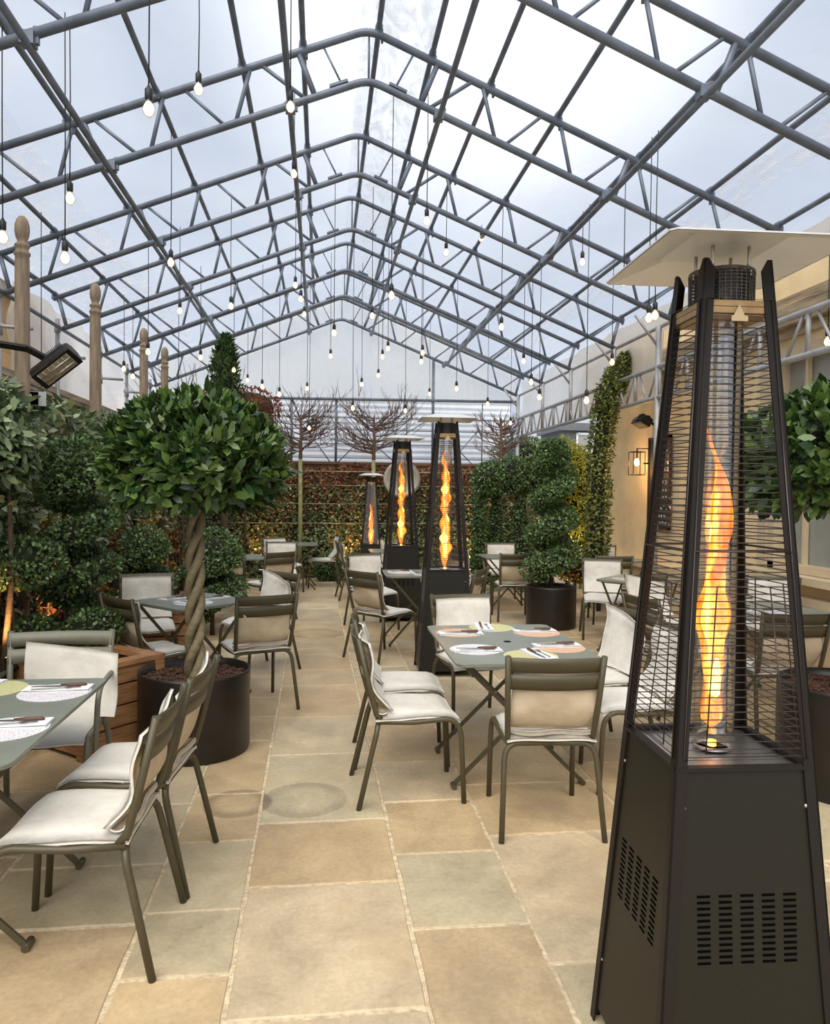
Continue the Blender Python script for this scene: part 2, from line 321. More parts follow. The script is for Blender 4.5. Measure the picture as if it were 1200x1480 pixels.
# floor: bed of pale pointing with one flagstone mesh on top
FM = bpy.data.materials.new('sandstone_flags'); FM.use_nodes = True
def floor_mat():
    n = FM.node_tree.nodes; l = FM.node_tree.links; b = n['Principled BSDF']
    at = n.new('ShaderNodeAttribute'); at.attribute_name = 'stone'
    tc = n.new('ShaderNodeTexCoord')
    def noise(s, d=8, r=.6, di=0): 
        q = n.new('ShaderNodeTexNoise'); q.inputs['Scale'].default_value = s; q.inputs['Detail'].default_value = d; q.inputs['Roughness'].default_value = r; q.inputs['Distortion'].default_value = di; l.new(tc.outputs['Object'], q.inputs['Vector']); return q
    def mrange(src, a, b_, c, d):
        q = n.new('ShaderNodeMapRange'); q.inputs[1].default_value = a; q.inputs[2].default_value = b_; q.inputs[3].default_value = c; q.inputs[4].default_value = d; l.new(src, q.inputs[0]); return q.outputs[0]
    def scale(c, f):
        q = n.new('ShaderNodeVectorMath'); q.operation = 'SCALE'; l.new(c, q.inputs[0]); l.new(f, q.inputs['Scale']); return q.outputs[0]
    a = noise(3.2, 11, .68, .4); c = noise(45, 5, .7); e = noise(1.1, 4)
    col = scale(at.outputs['Color'], mrange(a.outputs['Fac'], .3, .7, .74, 1.22)); col = scale(col, mrange(c.outputs['Fac'], .3, .7, .86, 1.12))
    mixc = n.new('ShaderNodeMix'); mixc.data_type = 'RGBA'; l.new(mrange(e.outputs['Fac'], .5, .7, 0, .45), mixc.inputs[0]); l.new(col, mixc.inputs[6]); mixc.inputs[7].default_value = (.42, .27, .13, 1); col = mixc.outputs[2]
    # rings left by pots that stood here
    for (x, y, r, dark) in ((-.08, 3.95, .22, .72), (-.05, 8.6, .30, .74), (-.42, 3.93, .17, .62)):
        v = n.new('ShaderNodeVectorMath'); v.operation = 'DISTANCE'; v.inputs[1].default_value = (x, y, 0); l.new(tc.outputs['Object'], v.inputs[0])
        w = noise(9, 3); ad = n.new('ShaderNodeMath'); ad.operation = 'MULTIPLY_ADD'; ad.inputs[1].default_value = .03; l.new(w.outputs['Fac'], ad.inputs[0]); l.new(v.outputs['Value'], ad.inputs[2])
        k = mrange(ad.outputs[0], r+.012, r+.03, dark, 1); ins = mrange(ad.outputs[0], r*.6, r*.92, 1/dark*.94, 1.0)
        col = scale(scale(col, k), ins)
    l.new(col, b.inputs['Base Color']); l.new(mrange(a.outputs['Fac'], .3, .7, .42, .68), b.inputs['Roughness']); b.inputs['Specular IOR Level'].default_value = .35
    bp = n.new('ShaderNodeBump'); bp.inputs['Strength'].default_value = .35; bp.inputs['Distance'].default_value = .01
    ad = n.new('ShaderNodeMath'); ad.operation = 'MULTIPLY_ADD'; ad.inputs[1].default_value = .25; l.new(c.outputs['Fac'], ad.inputs[0]); l.new(a.outputs['Fac'], ad.inputs[2]); l.new(ad.outputs[0], bp.inputs['Height']); l.new(bp.outputs[0], b.inputs['Normal'])
floor_mat()
M_GROUT = mat('pale_pointing', (.60, .49, .33), .95, 0, .3, 30, .5, 60)
TA = (.52, .42, .275); TB = (.51, .38, .22); TC = (.48, .405, .265); TD = (.45, .34, .205); TE = (.54, .435, .285)
xs = lambda k, y: [-3.7, -3.0, -2.35, -1.75, -1.3+.01*(y-3), -.655, -.285-.009*(y-2.3), .345-.013*(y-2.2), .785, 1.52, 2.2, 2.9, 3.55, 4.15, 4.7][k]
def ys(seed, lo=.35, hi=.85, fixed=()):
    q = random.Random(seed); y = fixed[-1] if fixed else .2+q.random()*.5; o = list(fixed) or [y]
    while y < 17.5: y += q.uniform(lo, hi); o.append(y)
    return o
cols = {0: ys(1), 1: ys(2), 2: ys(3), 3: ys(4), 4: ys(5, fixed=(.4, 1.3, 2.05, 2.86, 3.32, 3.95, 4.7, 5.3)), 5: ys(6, fixed=(.5, 1.2, 1.95, 2.53, 2.925, 3.51, 4.06, 4.92, 5.45, 5.95)),
  6: ys(7, .7, 1.1, (.4, 1.45, 2.295, 3.08, 3.675, 4.63, 5.41, 6.3, 6.85, 7.52, 8.35, 9.33, 10.43, 11.38, 12.69)), 7: ys(8, fixed=(.3, 1.2, 2.0, 2.72, 3.30, 3.87, 4.45, 5.2)), 8: ys(9, fixed=(.6, 1.6, 2.47, 3.44, 4.06, 4.9)), 9: ys(10), 10: ys(11), 11: ys(12), 12: ys(13), 13: ys(14)}
fixedt = {(6, 1): TA, (6, 2): TA, (6, 3): TB, (6, 4): TC, (6, 5): TA, (6, 6): TB, (5, 2): TB, (5, 3): TC, (5, 4): TC, (5, 5): TB, (4, 1): TD, (4, 2): TD, (4, 3): TC, (4, 4): TC, (7, 1): TD, (7, 2): TD, (7, 3): TC, (7, 4): TB, (7, 5): TA, (8, 1): TC, (8, 2): TE, (8, 3): TB}
V, Fc, TT = [], [], []
q = random.Random(5)
for k, yy in cols.items():
    for i in range(len(yy)-1):
        y0, y1 = yy[i], yy[i+1]; j = lambda: q.uniform(-.0025, .0025)
        g = .0075; z = q.uniform(-.0012, .0012)
        c = [(xs(k, y0)+g+j(), y0+g+j()), (xs(k+1, y0)-g+j(), y0+g+j()), (xs(k+1, y1)-g+j(), y1-g+j()), (xs(k, y1)+g+j(), y1-g+j())]
        # wavy edges
        poly = []
        for a in range(4):
            p, r = c[a], c[(a+1) % 4]; d = math.hypot(r[0]-p[0], r[1]-p[1]); m_ = max(2, int(d/.09))
            nx, ny = (r[1]-p[1])/d, -(r[0]-p[0])/d
            for s in range(m_):
                t = s/m_; w = q.uniform(-.003, .003) if s else 0; poly.append((p[0]+(r[0]-p[0])*t+nx*w, p[1]+(r[1]-p[1])*t+ny*w))
        cx = sum(p[0] for p in poly)/len(poly); cyy = sum(p[1] for p in poly)/len(poly); o = len(V); n_ = len(poly)
        V += [(x, y, z) for x, y in [(cx+(p[0]-cx)*(1-.006/.4), cyy+(p[1]-cyy)*(1-.006/.4)) for p in poly]] + [(x, y, -.006) for x, y in poly] + [(x, y, -.03) for x, y in poly]
        Fc.append(tuple(range(o, o+n_))); Fc += [(o+n_+a, o+n_+(a+1) % n_, o+(a+1) % n_, o+a) for a in range(n_)] + [(o+2*n_+a, o+2*n_+(a+1) % n_, o+n_+(a+1) % n_, o+n_+a) for a in range(n_)]
        t = fixedt.get((k, i)) or q.choice([TA, TA, TB, TB, TC, TD, TE]); f = q.uniform(.9, 1.1); TT += [(t[0]*f, t[1]*f, t[2]*f, 1)]*(3*n_)
me = bpy.data.meshes.new('floor'); me.from_pydata(V, [], Fc); me.materials.append(FM); me.materials.append(M_GROUT)
ca = me.color_attributes.new('stone', 'FLOAT_COLOR', 'POINT'); ca.data.foreach_set('color', [c for t in TT for c in t])
floor = bpy.data.objects.new('floor', me); COL.objects.link(floor); struct(floor)
g = MB(); g.box((.3, 9, -.055), (12, 20, .1)); go = g.build('grout_bed', M_GROUT, floor)
# left boundary wall, ledge and taller stone house end
w = MB(); w.box((-3.62, 8.5, 1.4), (.3, 15, 2.8)); struct(w.build('wall_left', M_STONE))
w = MB(); w.box((-3.58, 8.5, 2.84), (.46, 15, .09)); w.box((-3.5, 8.5, 2.78), (.3, 15, .05)); struct(w.build('trim_1', M_CORN))
h = empty('stone_house', (-4.6, 6.6, 0), 0, 'honey stone house end rising above the left boundary wall', 'building')
w = MB(); w.box((0, 0, 1.95), (1.6, 7.6, 3.9)); w.build('wall', M_STONE, h)
w = MB(); w.box((0, 0, 3.94), (1.8, 7.8, .1)); w.box((0, 0, 4.02), (1.72, 7.7, .06)); w.build('coping', M_CORN, h)
# right: rendered stone house facade with cornice, window and sill
w = MB()
WX = 4.62
def wallseg(y0, y1, z0, z1): w.box((WX+.15, (y0+y1)/2, (z0+z1)/2), (.3, y1-y0, z1-z0))
wins = [(6.0, 7.35), (3.7, 5.1)]
wallseg(.5, 3.7, 0, 3.97); wallseg(5.1, 6.0, 0, 3.97); wallseg(7.35, 12.0, 0, 3.97)
for a, b in wins: wallseg(a, b, 0, .86); wallseg(a, b, 3.08, 3.97)
struct(w.build('wall_right', M_RENDER))
w = MB(); w.box((WX-.05, 6.2, 3.42), (.16, 11.6, .10)); w.box((WX-.02, 6.2, 3.52), (.1, 11.6, .12)); w.box((WX-.08, 6.2, 3.30), (.10, 11.6, .05)); w.box((WX-.03, 6.2, 3.2), (.07, 11.6, .05)); struct(w.build('trim_2', M_CORN))
w = MB(); w.box((WX-.06, 6.2, .62), (.14, 11.6, .08)); w.box((WX-.03, 6.2, .3), (.08, 11.6, .6)); struct(w.build('trim_3', M_CREAMP))
for i, (a, b) in enumerate(wins):
    p = struct(empty('window_%d' % (i+1), (0, 0, 0))); f = MB()
    for y in (a+.05, b-.05): f.box((WX+.05, y, 1.97), (.16, .1, 2.2))
    f.box((WX+.05, (a+b)/2, 3.03), (.16, b-a, .1)); f.box((WX+.05, (a+b)/2, .90), (.16, b-a, .08))
    for y in (a-.09, b+.09): f.box((WX-.02, y, 1.97), (.05, .16, 2.4))
    for k in (1, 2): f.box((WX+.08, a+(b-a)*k/3, 1.97), (.05, .035, 2.2))
    f.box((WX+.08, (a+b)/2, 2.0), (.05, b-a, .035)); f.build('window_frame', M_CREAMP, p)
    f = MB(); f.box((WX-.04, (a+b)/2, .82), (.3, b-a+.3, .07)); f.build('window_sill', M_CREAMP, p)
    f = MB(); f.box((WX+.12, (a+b)/2, 1.97), (.012, b-a, 2.2)); f.build('pane', M_PANE, p)
# far end: rust brown fence behind the hedge
M_FENCE = mat('red_brown_boards', (.22, .11, .065), .85, 0, .35, 5, .3, 30, (.4, 1, 7))
w = MB()
for i in range(15): w.box((.3, 14.75+R.uniform(-.006, .006), .07+i*.143), (8.2, .03, .135))
w.box((.3, 14.74, 2.16), (8.3, .09, .05)); struct(w.build('wall_back', M_FENCE))
# ribbed pale cladding beyond the fence
M_CLAD = mat('pale_ribbed_cladding', (.78, .82, .88), .7, 0, .08, 1.5)
w = MB(); 
w.grid(lambda u, v: (-5+9.3*u, 17.2 + .007*math.cos(v*2*PI*30), .0+3.75*v), 1, 260, 0, False); b = w.build('ribbed_cladding', M_CLAD); tag(b, 'pale blue grey ribbed cladding seen beyond the far gable sheet', 'cladding')
# neighbour's dark flat-roofed block with a white window
h = empty('neighbouring_building', (7.6, 20.5, 0), 0, 'small dark flat roofed building with white window beyond the right corner', 'building')
w = MB(); w.box((0, 0, 1.65), (2.6, 2, 3.3)); w.build('wall', mat('slate_grey_wall', (.09, .10, .10), .8), h); w = MB(); w.box((0, 0, 3.4), (2.8, 2.2, .2)); w.build('roof', mat('slate_roof', (.13, .14, .15), .7), h)
w = MB(); w.box((-.15, -1.02, 2.75), (1.5, .04, .06)); w.box((-.15, -1.02, 3.22), (1.5, .04, .06))
for x in (-.9, -.4, .1, .6): w.box((x, -1.02, 2.98), (.05, .04, .5))
f = w.build('window', mat('white_window_frame', (.7, .72, .7), .5), h); w = MB(); w.box((-.15, -1.0, 2.98), (1.45, .02, .45)); w.build('pane', M_PANE, f)
# ================================================================ MARQUEE
XC, HW, EZ, AZ, TH = .362, 3.641, 3.637, 5.091, .416
TY = [4.759, 6.509, 8.395, 10.151, 11.997, 13.573, 15.4]
SL = (AZ-EZ)/HW
zb = lambda x: AZ - SL*abs(x-XC)
zt = lambda x: AZ + TH - SL*abs(x-XC)
def chord(zf, hw, y):
    pts = []
    for s in (-1, 1):
        a = [Vector((XC+s*hw, y, zf(XC+s*hw))), Vector((XC+s*.11, y, zf(XC+s*.11)))]
        pts.append(a)
    mid = arc(pts[0][1], (XC, y, zf(XC)-.0), pts[1][1], 5)
    return [pts[0][0]]+mid+[pts[1][0]]
WEB = [(.39, .21, .009), (.59, .445, .024), (.90, .515, .018), (.98, 1.10, .018), (1.52, 1.18, .015), (1.68, 1.78, .018), (2.24, 1.88, .015), (2.31, 2.17, .024), (2.39, 2.50, .018), (2.98, 2.62, .015), (3.09, 3.22, .018), (3.70, 3.60, .024), (3.68, 3.30, .015)]
ordn = ['nearest, the one partly above the frame', 'second from the camera, over the near tables', 'third from the camera', 'fourth from the camera', 'third from the far gable', 'second from the far gable', 'last one, at the far gable sheet']
tlab = ['grey tube roof truss nearest the viewer, its apex out of the picture', 'grey tube roof truss highest with its whole apex in view, over the near tables', 'grey tube roof truss, second whole arch back from the viewer', 'grey tube roof truss, third whole arch back, above the middle heater', 'grey tube roof truss, third one in front of the milky gable sheet', 'grey tube roof truss just in front of the end gable truss', 'grey tube end truss standing against the milky gable sheet']
for i, y in enumerate(TY):
    t = empty('roof_truss', (0, 0, 0), 0, tlab[i], 'roof truss', 'marquee roof trusses'); t.location = (0, y, 0)
    MB().tube(chord(zb, HW, 0), .031, 10).build('bottom_chord', M_STEEL, t)
    MB().tube(chord(zt, HW+.12, 0), .031, 10).build('top_chord', M_STEEL, t)
    for s in (-1, 1):
        for a, b, r in WEB:
            MB().tube([(XC+s*a, 0, zt(XC+s*a)), (XC+s*b, 0, zb(XC+s*b))], r, 6).build('brace', M_STEEL, t)
    MB().tube([(XC, 0, AZ-.03), (XC, 0, AZ+TH-.03)], .01, 5).build('brace', M_STEEL, t)
    for s in (-1, 1):
        x = XC+s*.25; MB().box((x, 0, zb(x)+.045), (.16, .05, .022), rot=Matrix.Rotation(s*.38, 3, 'Y')).build('clamp_plate', M_STEEL, t)
# purlins over the top chords
PUX = [.446, -.189, -.687, -1.378, -2.069, .905, 1.417, 2.018, 2.769, 3.435, 4.10, -2.80, -3.38]
plab = {.446: 'ridge pipe running the length of the roof', -.189: 'dark roof pipe first to the left of the ridge', -.687: 'dark roof pipe second to the left of the ridge', -1.378: 'dark roof pipe third to the left of the ridge', -2.069: 'dark roof pipe fourth to the left of the ridge', .905: 'dark roof pipe first to the right of the ridge', 1.417: 'dark roof pipe second to the right of the ridge', 2.018: 'dark roof pipe third to the right of the ridge', 2.769: 'dark roof pipe fourth to the right of the ridge', 3.435: 'dark roof pipe next to the right eave', 4.10: 'pipe along the right eave at the roof edge', -2.80: 'dark roof pipe next to the left eave', -3.38: 'pipe along the left eave at the roof edge'}
for x in PUX:
    t = empty('purlin_pipe', (x, 9.2, 0), 0, plab[x], 'roof pipe', 'roof purlins'); z = zt(x)+.058
    MB().tube([(0, -7.2, z), (0, 6.3, z)], .024, 8).build('pipe', M_STEEL, t)
    for y in TY:
        c = MB(); c.box((0, y-9.2, z-.045), (.07, .05, .05)); c.tube([(0, y-9.2-.035, z), (0, y-9.2+.035, z)], .032, 8); c.box((.03, y-9.2+.03, z-.07), (.02, .05, .06)); c.build('coupler', M_STEEL, t)
for x, lb in ((-1.731, 'lower left service pipe clamped under the trusses'), (-.289, 'lower pipe left of the ridge, clamped under the trusses, bulbs hung from it'), (.962, 'lower pipe right of the ridge, clamped under the trusses'), (2.455, 'lower right service pipe clamped under the trusses')):
    t = empty('service_pipe', (x, 9.2, 0), 0, lb, 'roof pipe', 'lower service pipes'); z = zb(x)-.058
    MB().tube([(0, -7.2, z), (0, 6.3, z)], .024, 8).build('pipe', M_STEEL, t)
    for y in TY:
        c = MB(); c.box((0, y-9.2, z+.035), (.08, .08, .075)); c.tube([(-.05, y-9.2, z+.06), (.06, y-9.2, z+.1)], .02, 6); c.box((.045, y-9.2, z+.06), (.03, .03, .1)); c.build('coupler', M_STEEL, t)
# eave posts and rails
for s, lab in ((-1, 'left'), (1, 'right')):
    x = XC+s*(HW+.03)
    t = empty('eave_rail', (x, 0, 0), 0, 'grey pipe joining the truss feet along the %s eave' % lab, 'rail')
    MB().tube([(0, 2, EZ), (0, 15.4, EZ)], .024, 8).build('pipe', M_STEELL if s > 0 else M_STEEL, t)
lpost = ['behind the first carved timber post', 'left sheet wall post between first and second carved timber posts', 'left sheet wall post right of the second carved timber post', 'left sheet wall post at the far left corner', '']
for i, y in enumerate((8.395, 10.151, 11.997, 13.573, 15.35)):
    t = empty('scaffold_post', (XC-HW-.07, y, 0), 0, ['grey scaffold post at left eave nearest the viewer, behind the first carved timber post', 'grey scaffold post at left eave just left of the second carved timber post', 'grey scaffold post at left eave just left of the third carved timber post', 'grey scaffold post at left eave beside the last carved timber post', 'grey scaffold post at the far left corner of the marquee'][i], 'post', 'left scaffold posts')
    MB().tube([(0, 0, 0), (0, 0, EZ+.12)], .028, 8).build('pole', M_STEELL, t)
    c = MB(); c.tube([(-.02, -.12, 3.27), (.34, -.0, 3.27)], .02, 8); c.tube([(0, 0, 3.2), (0, 0, 3.33)], .04, 8); c.build('cross_arm', M_STEELL, t); MB().tube([(0, 0, EZ-.05), (0, 0, EZ+.05)], .04, 8).build('coupler', M_STEELL, t)
for i, y in enumerate((5.2, 6.95, 8.75, 10.151, 11.997, 13.573, 15.35)):
    full = i in (0, 1, 2, 6)
    t = empty('eave_column', (XC+HW, y, 0), 0, ['pale column at right eave nearest the viewer, hidden by the near heater', 'pale column at right eave seen through the near heater guard', 'pale column at right eave beside the blackboard', 'short pale post on the right lattice beam, just right of the leaning climber', 'short pale post on the right lattice beam, left of the leaning climber', 'short pale post on the right lattice beam, second from the far corner', 'pale corner column of the marquee at far right'][i], 'post', 'right eave columns')
    MB().tube([(0, 0, 0 if full else 2.8), (0, 0, EZ)], .036 if full else .03, 10).build('pole', M_STEELL, t)
    MB().tube([(0, 0, EZ-.25), (-.30, 0, zb(XC+HW-.30))], .018, 6).build('brace', M_STEELL, t)
t = empty('lattice_beam', (XC+HW, 0, 0), 0, 'long pale lattice beam below the right eave with rows of diagonal struts', 'beam')
BZ0, BZ1 = 2.785, 3.15
MB().tube([(0, 1.5, BZ1), (0, 15.4, BZ1)], .03, 10).build('top_rail', M_STEELL, t); MB().tube([(0, 1.5, BZ0), (0, 15.4, BZ0)], .03, 10).build('bottom_rail', M_STEELL, t)
y = 1.7
while y < 15.1:
    MB().tube([(0, y, BZ0), (0, y, BZ1)], .024, 6).build('strut', M_STEELL, t)
    MB().tube([(0, y+.06, BZ1), (0, y+.30, BZ0)], .014, 6).build('strut', M_STEELL, t); MB().tube([(0, y+.36, BZ0), (0, y+.60, BZ1)], .014, 6).build('strut', M_STEELL, t); y += .70
# gable frame pipes
t = empty('gable_frame', (0, 15.5, 0), 0, 'thin grey pipe frame holding the far gable sheet above the fence', 'frame')
MB().tube([(-3.3, 0, 3.46), (4.0, 0, 3.52)], .03, 8).build('cross_rail', M_STEEL, t)
for x in (-1.9, -.627, .268, 1.713, 3.293):
    MB().tube([(x, .03, 2.1), (x, .03, 3.47)], .026 if x in (-.627, .268) else .012, 8).build('upright', M_STEEL, t)
MB().tube([(2.255, .03, 2.1), (2.255, .03, zb(2.255))], .028, 8).build('upright', M_STEEL, t)
for z in (3.126, 2.878, 2.589, 2.3): MB().tube([(-3.2, .05, z), (4.0, .05, z)], .009, 6).build('wire', M_STEEL, t)
for a, b in (((.45, 3.1), (1.5, 2.2)), ((1.2, 3.1), (.3, 2.2)), ((2.3, 3.2), (1.2, 2.5)), ((-.5, 3.1), (.2, 2.15)), ((-.9, 2.2), (-.1, 2.95)), ((2.4, 2.9), (3.1, 2.2)), ((3.2, 2.9), (2.6, 2.2))):
    MB().tube([(a[0], .04, a[1]), (b[0], .04, b[1])], .011, 6).build('diagonal', M_STEEL, t)
# film covering
F_CLEAR = film('clear_roof_film', .04, .42, 1.1, (1, .35, 1), t0=.45, t1=.8, gloss=.2)
F_MILK = film('milky_gable_film', .55, .85, .55, (1, 1, .35), dif=(.95, .95, .90), t0=.35, t1=.65, gloss=.08)
F_STRIP = film('wrinkled_overlap_film', .10, .75, 5, (1, .5, 1), t0=.42, t1=.62, bump=1, dif=(.92, .93, .95))
F_WHITE = film('white_side_film', .80, .98, 1.5, (1, .6, .6), dif=(.95, .93, .89), t0=.35, t1=.65, bump=.8, gloss=.08)
c = struct(empty('ceiling', (0, 0, 0)))
def sheet(x0, x1, mat_, name, dz=.10, nu=10, amp=.012, y0=2.0, y1=15.5):
    m = MB(); m.grid(lambda u, v: (x0+(x1-x0)*u, y0+(y1-y0)*v, zt(x0+(x1-x0)*u)+dz+amp*math.sin(v*61+u*5)*math.sin(u*23+1)+(.03*math.sin(v*PI*8)**2)), nu, 90); return m.build(name, mat_, c)
sheet(-3.60, .36, F_CLEAR, 'left_slope_film', nu=40); sheet(.36, 4.25, F_CLEAR, 'right_slope_film', nu=40)
sheet(.30, .92, F_STRIP, 'ridge_overlap_film', .125, 12, .02); sheet(-3.4, -2.45, F_STRIP, 'left_overlap_film', .125, 14, .02); sheet(3.52, 3.80, F_STRIP, 'right_overlap_film', .125, 10, .02)
w = MB(); w.grid(lambda u, v: (XC-HW-.15, 8.9+6.6*u, 2.86+(EZ+.28-2.86)*v + 0), 60, 14)
for k, vtx in enumerate(w.v): w.v[k] = (vtx[0]+.05*math.sin(vtx[1]*5+vtx[2]*3)*math.sin(vtx[2]*6), vtx[1], vtx[2])
o = w.build('side_film', F_WHITE, c)
w = MB(); w.grid(lambda u, v: (XC+HW+.14, 2+13.5*u, (3.62 if u < .52 else 2.80)+(EZ+.3-(3.62 if u < .52 else 2.80))*v), 90, 12)
for k, vtx in enumerate(w.v): w.v[k] = (vtx[0]+.04*math.sin(vtx[1]*5+vtx[2]*3)*math.sin(vtx[2]*6), vtx[1], vtx[2])
w.build('side_film', F_WHITE, c)
w = MB(); w.grid(lambda u, v: (-3.3+7.35*u, 15.57+.02*math.sin(u*40)*math.sin(v*3), 2.1+(zt(-3.3+7.35*u)-1.98)*v) if False else (-3.3+7.35*u, 15.57+.02*math.sin(u*40)*math.sin(v*3), 3.46+(zt(-3.3+7.35*u)+.1-3.46)*v), 60, 10); w.build('gable_film', F_MILK, c)
F_LOW = film('clear_lower_gable_film', .10, .30, .8, (1, 1, .5), dif=(.8, .82, .85), gloss=.1)
w = MB(); w.grid(lambda u, v: (-3.3+7.35*u, 15.57, 2.1+1.36*v), 20, 4); w.build('gable_film', F_LOW, c)
# carved timber posts
PX = -2.30
def post_prof(h):
    return [(.062, 0), (.058, h*.5), (.052, h-.36), (.050, h-.31), (.058, h-.30), (.060, h-.285), (.048, h-.27), (.044, h-.25), (.056, h-.235), (.054, h-.22), (.036, h-.205), (.034, h-.195), (.048, h-.16), (.054, h-.12), (.052, h-.07), (.040, h-.03), (.022, h-.006), (0, h)]
for (y, lb) in ((6.19, 'tallest and nearest turned timber post with carved finial at far left'), (8.08, 'second turned timber post with carved finial from the left'), (10.19, 'third turned timber post with carved finial, left of the bay tree crown'), (11.49, 'last and shortest looking turned timber post with carved finial')):
    o = MB().lathe(post_prof(3.69), 20).build('timber_post', M_POST); o.location = (PX, y, 0); tag(o, lb, 'post', 'turned timber posts')
# ================================================================ CHAIRS
def pad(w, l, t, fn, nu=12, nv=12):
    """soft cushion: fn(u,v) gives centre point and normal; edges pinched"""
    m = MB()
    def side(sg):
        def f(u, v):
            e = min(1, 9*u*(1-u)*4/4)*min(1, 9*v*(1-v)); e = max(0, min(1, e))**.5
            p, n = fn(u, v); return p + n*(sg*t*.5*(.28+.72*e))
        return f
    m.grid(side(1), nu, nv); k = len(m.v); m.grid(side(-1), nu, nv, 1)
    m.f = m.f[:nu*nv] + [f[::-1] for f in m.f[nu*nv:]]
    idx = [i*(nv+1) for i in range(nu+1)] + [nu*(nv+1)+j for j in range(1, nv+1)] + [i*(nv+1)+nv for i in range(nu-1, -1, -1)] + [j for j in range(nv-1, 0, -1)]
    m.f += [(idx[a], idx[(a+1) % len(idx)], idx[(a+1) % len(idx)]+k, idx[a]+k) for a in range(len(idx))]; m.m += [0]*len(idx); m.s += [True]*len(idx)
    return m
def make_chair(name, label, metal, variant=0, arms=False):
    t = empty(name, (0, 0, -5), 0, label, 'chair')
    for s in (-1, 1):
        p = [(s*.24, -.285, 0), (s*.222, -.215, .30)] + [Vector(a) for a in arc((s*.218, -.20, .36), (s*.212, -.185, .425), (s*.15, -.18, .428), 6)] + [(0, -.18, .43)]
        m = MB().tube(p, .0135, 10); m.build('leg', metal, t)
        p = [(s*.222, .262, 0), (s*.219, .245, .34)] + arc((s*.218, .240, .37), (s*.216, .225, .435), (s*.214, .16, .438), 6) + [(s*.205, 0, .425), (s*.20, -.19, .432)]
        m = MB().tube(p, .0135, 10); m.build('leg', metal, t)
        m = MB().tube([(s*.196, -.15, .425), (s*.203, -.195, .47), (s*.212, -.235, .62), (s*.222, -.292, .862)], [.012, .0145, .0145, .0145], 10); m.build('stile', metal, t)
    m = MB()
    for i in range(8):
        y = -.17+i*.052; m.grid(lambda u, v: (-.205+.41*u, y+.042*v, .437-.02*math.sin(u*PI)*1-.0+.012*math.cos((y+.17)*9)), 8, 1)
    m.tube([(-.2, .18, .43), (.2, .18, .43)], .011, 8); m.build('seat', metal, t)
    for z0, z1 in ((.785, .855), (.700, .772)):
        m = MB()
        def fb(o):
            def f(u, v):
                x = (-.225+.45*u); z = z0+(z1-z0)*v; yb = -.235-(z-.62)*.236
                return Vector((x, yb - .032*math.sin(u*PI) + .012 + o, z))
            return f
        m.grid(fb(.004), 14, 2); k = len(m.v); m.grid(fb(-.004), 14, 2); m.f[28:] = [f[::-1] for f in m.f[28:]]
        for v in (0, 2):
            for i in range(14): a = i*3+v; m.f.append((a, a+3, a+3+k, a+k) if v else (a+3, a, a+k, a+3+k)); m.m.append(0); m.s.append(False)
        m.build('back_slat', metal, t)
    q = random.Random(variant*13+3); ph = q.random()*6; sh = (0, .015, -.012, .03)[variant % 4]; tl = (0, .05, -.05, .10)[variant % 4]; slump = (0, .02, .045, .01)[variant % 4]
    def seatf(u, v):
        x = -.212+.424*u + sh*.5; y = -.20+.44*v
        z = .460-.018*abs(2*u-1)**4-.022*math.sin(u*PI)*(.5+.5*v) + .004*math.sin(u*9+ph)*math.sin(v*7) - .022*max(0, v-.88)/.12*.9 + .006*math.sin(PI*v)
        return Vector((x, y, z)), Vector((0, 0, 1))
    pad(.42, .44, .046, seatf, 12, 12).build('seat_cushion', [M_CUSH, M_CUSHB], t)
    def backf(u, v):
        x = -.205+.41*u + sh + tl*.4*(v-.5); z = .488+(.345-slump)*v + tl*(u-.5)*v
        y = -.165-.20*max(0, z-.47) - .020*math.sin(u*PI) + .010*math.sin(u*6.3+ph)*math.cos(v*5+ph) + .045*(1-v)**4 - .012*math.sin(PI*v)
        y += .018*math.sin(ph+v*9)*abs(u-.5)
        return Vector((x, y, z)), Vector((0, 1, .25)).normalized()
    pad(.41, .35, .044, backf, 14, 14).build('back_cushion', [M_CUSH, M_CUSHB], t)
    def foldf(u, v):      # soft roll where the cushion bends
        a = -PI*.9+2.0*v; x = -.207+.414*u + sh*.8; return Vector((x, -.165+.03*math.cos(a)+.008*math.sin(u*8+ph), .500+.026*math.sin(a)+.004*math.sin(u*11+ph))), Vector((0, math.cos(a), math.sin(a)))
    pad(.4, .1, .026, foldf, 12, 6).build('cushion_fold', [M_CUSH, M_CUSHB], t)
    if arms:
        for s in (-1, 1):
            MB().tube([(s*.24, .22, 0), (s*.245, .20, .40)] + arc((s*.25, .19, .58), (s*.252, .175, .66), (s*.25, .09, .665), 5) + [(s*.235, -.25, .655)], .012, 10).build('armrest', metal, t)
    return t
protos = [make_chair('dining_chair', 'x', M_CHAIR, v) for v in range(4)]
def face(dx, dy): return math.atan2(-dx, dy)
first = set()
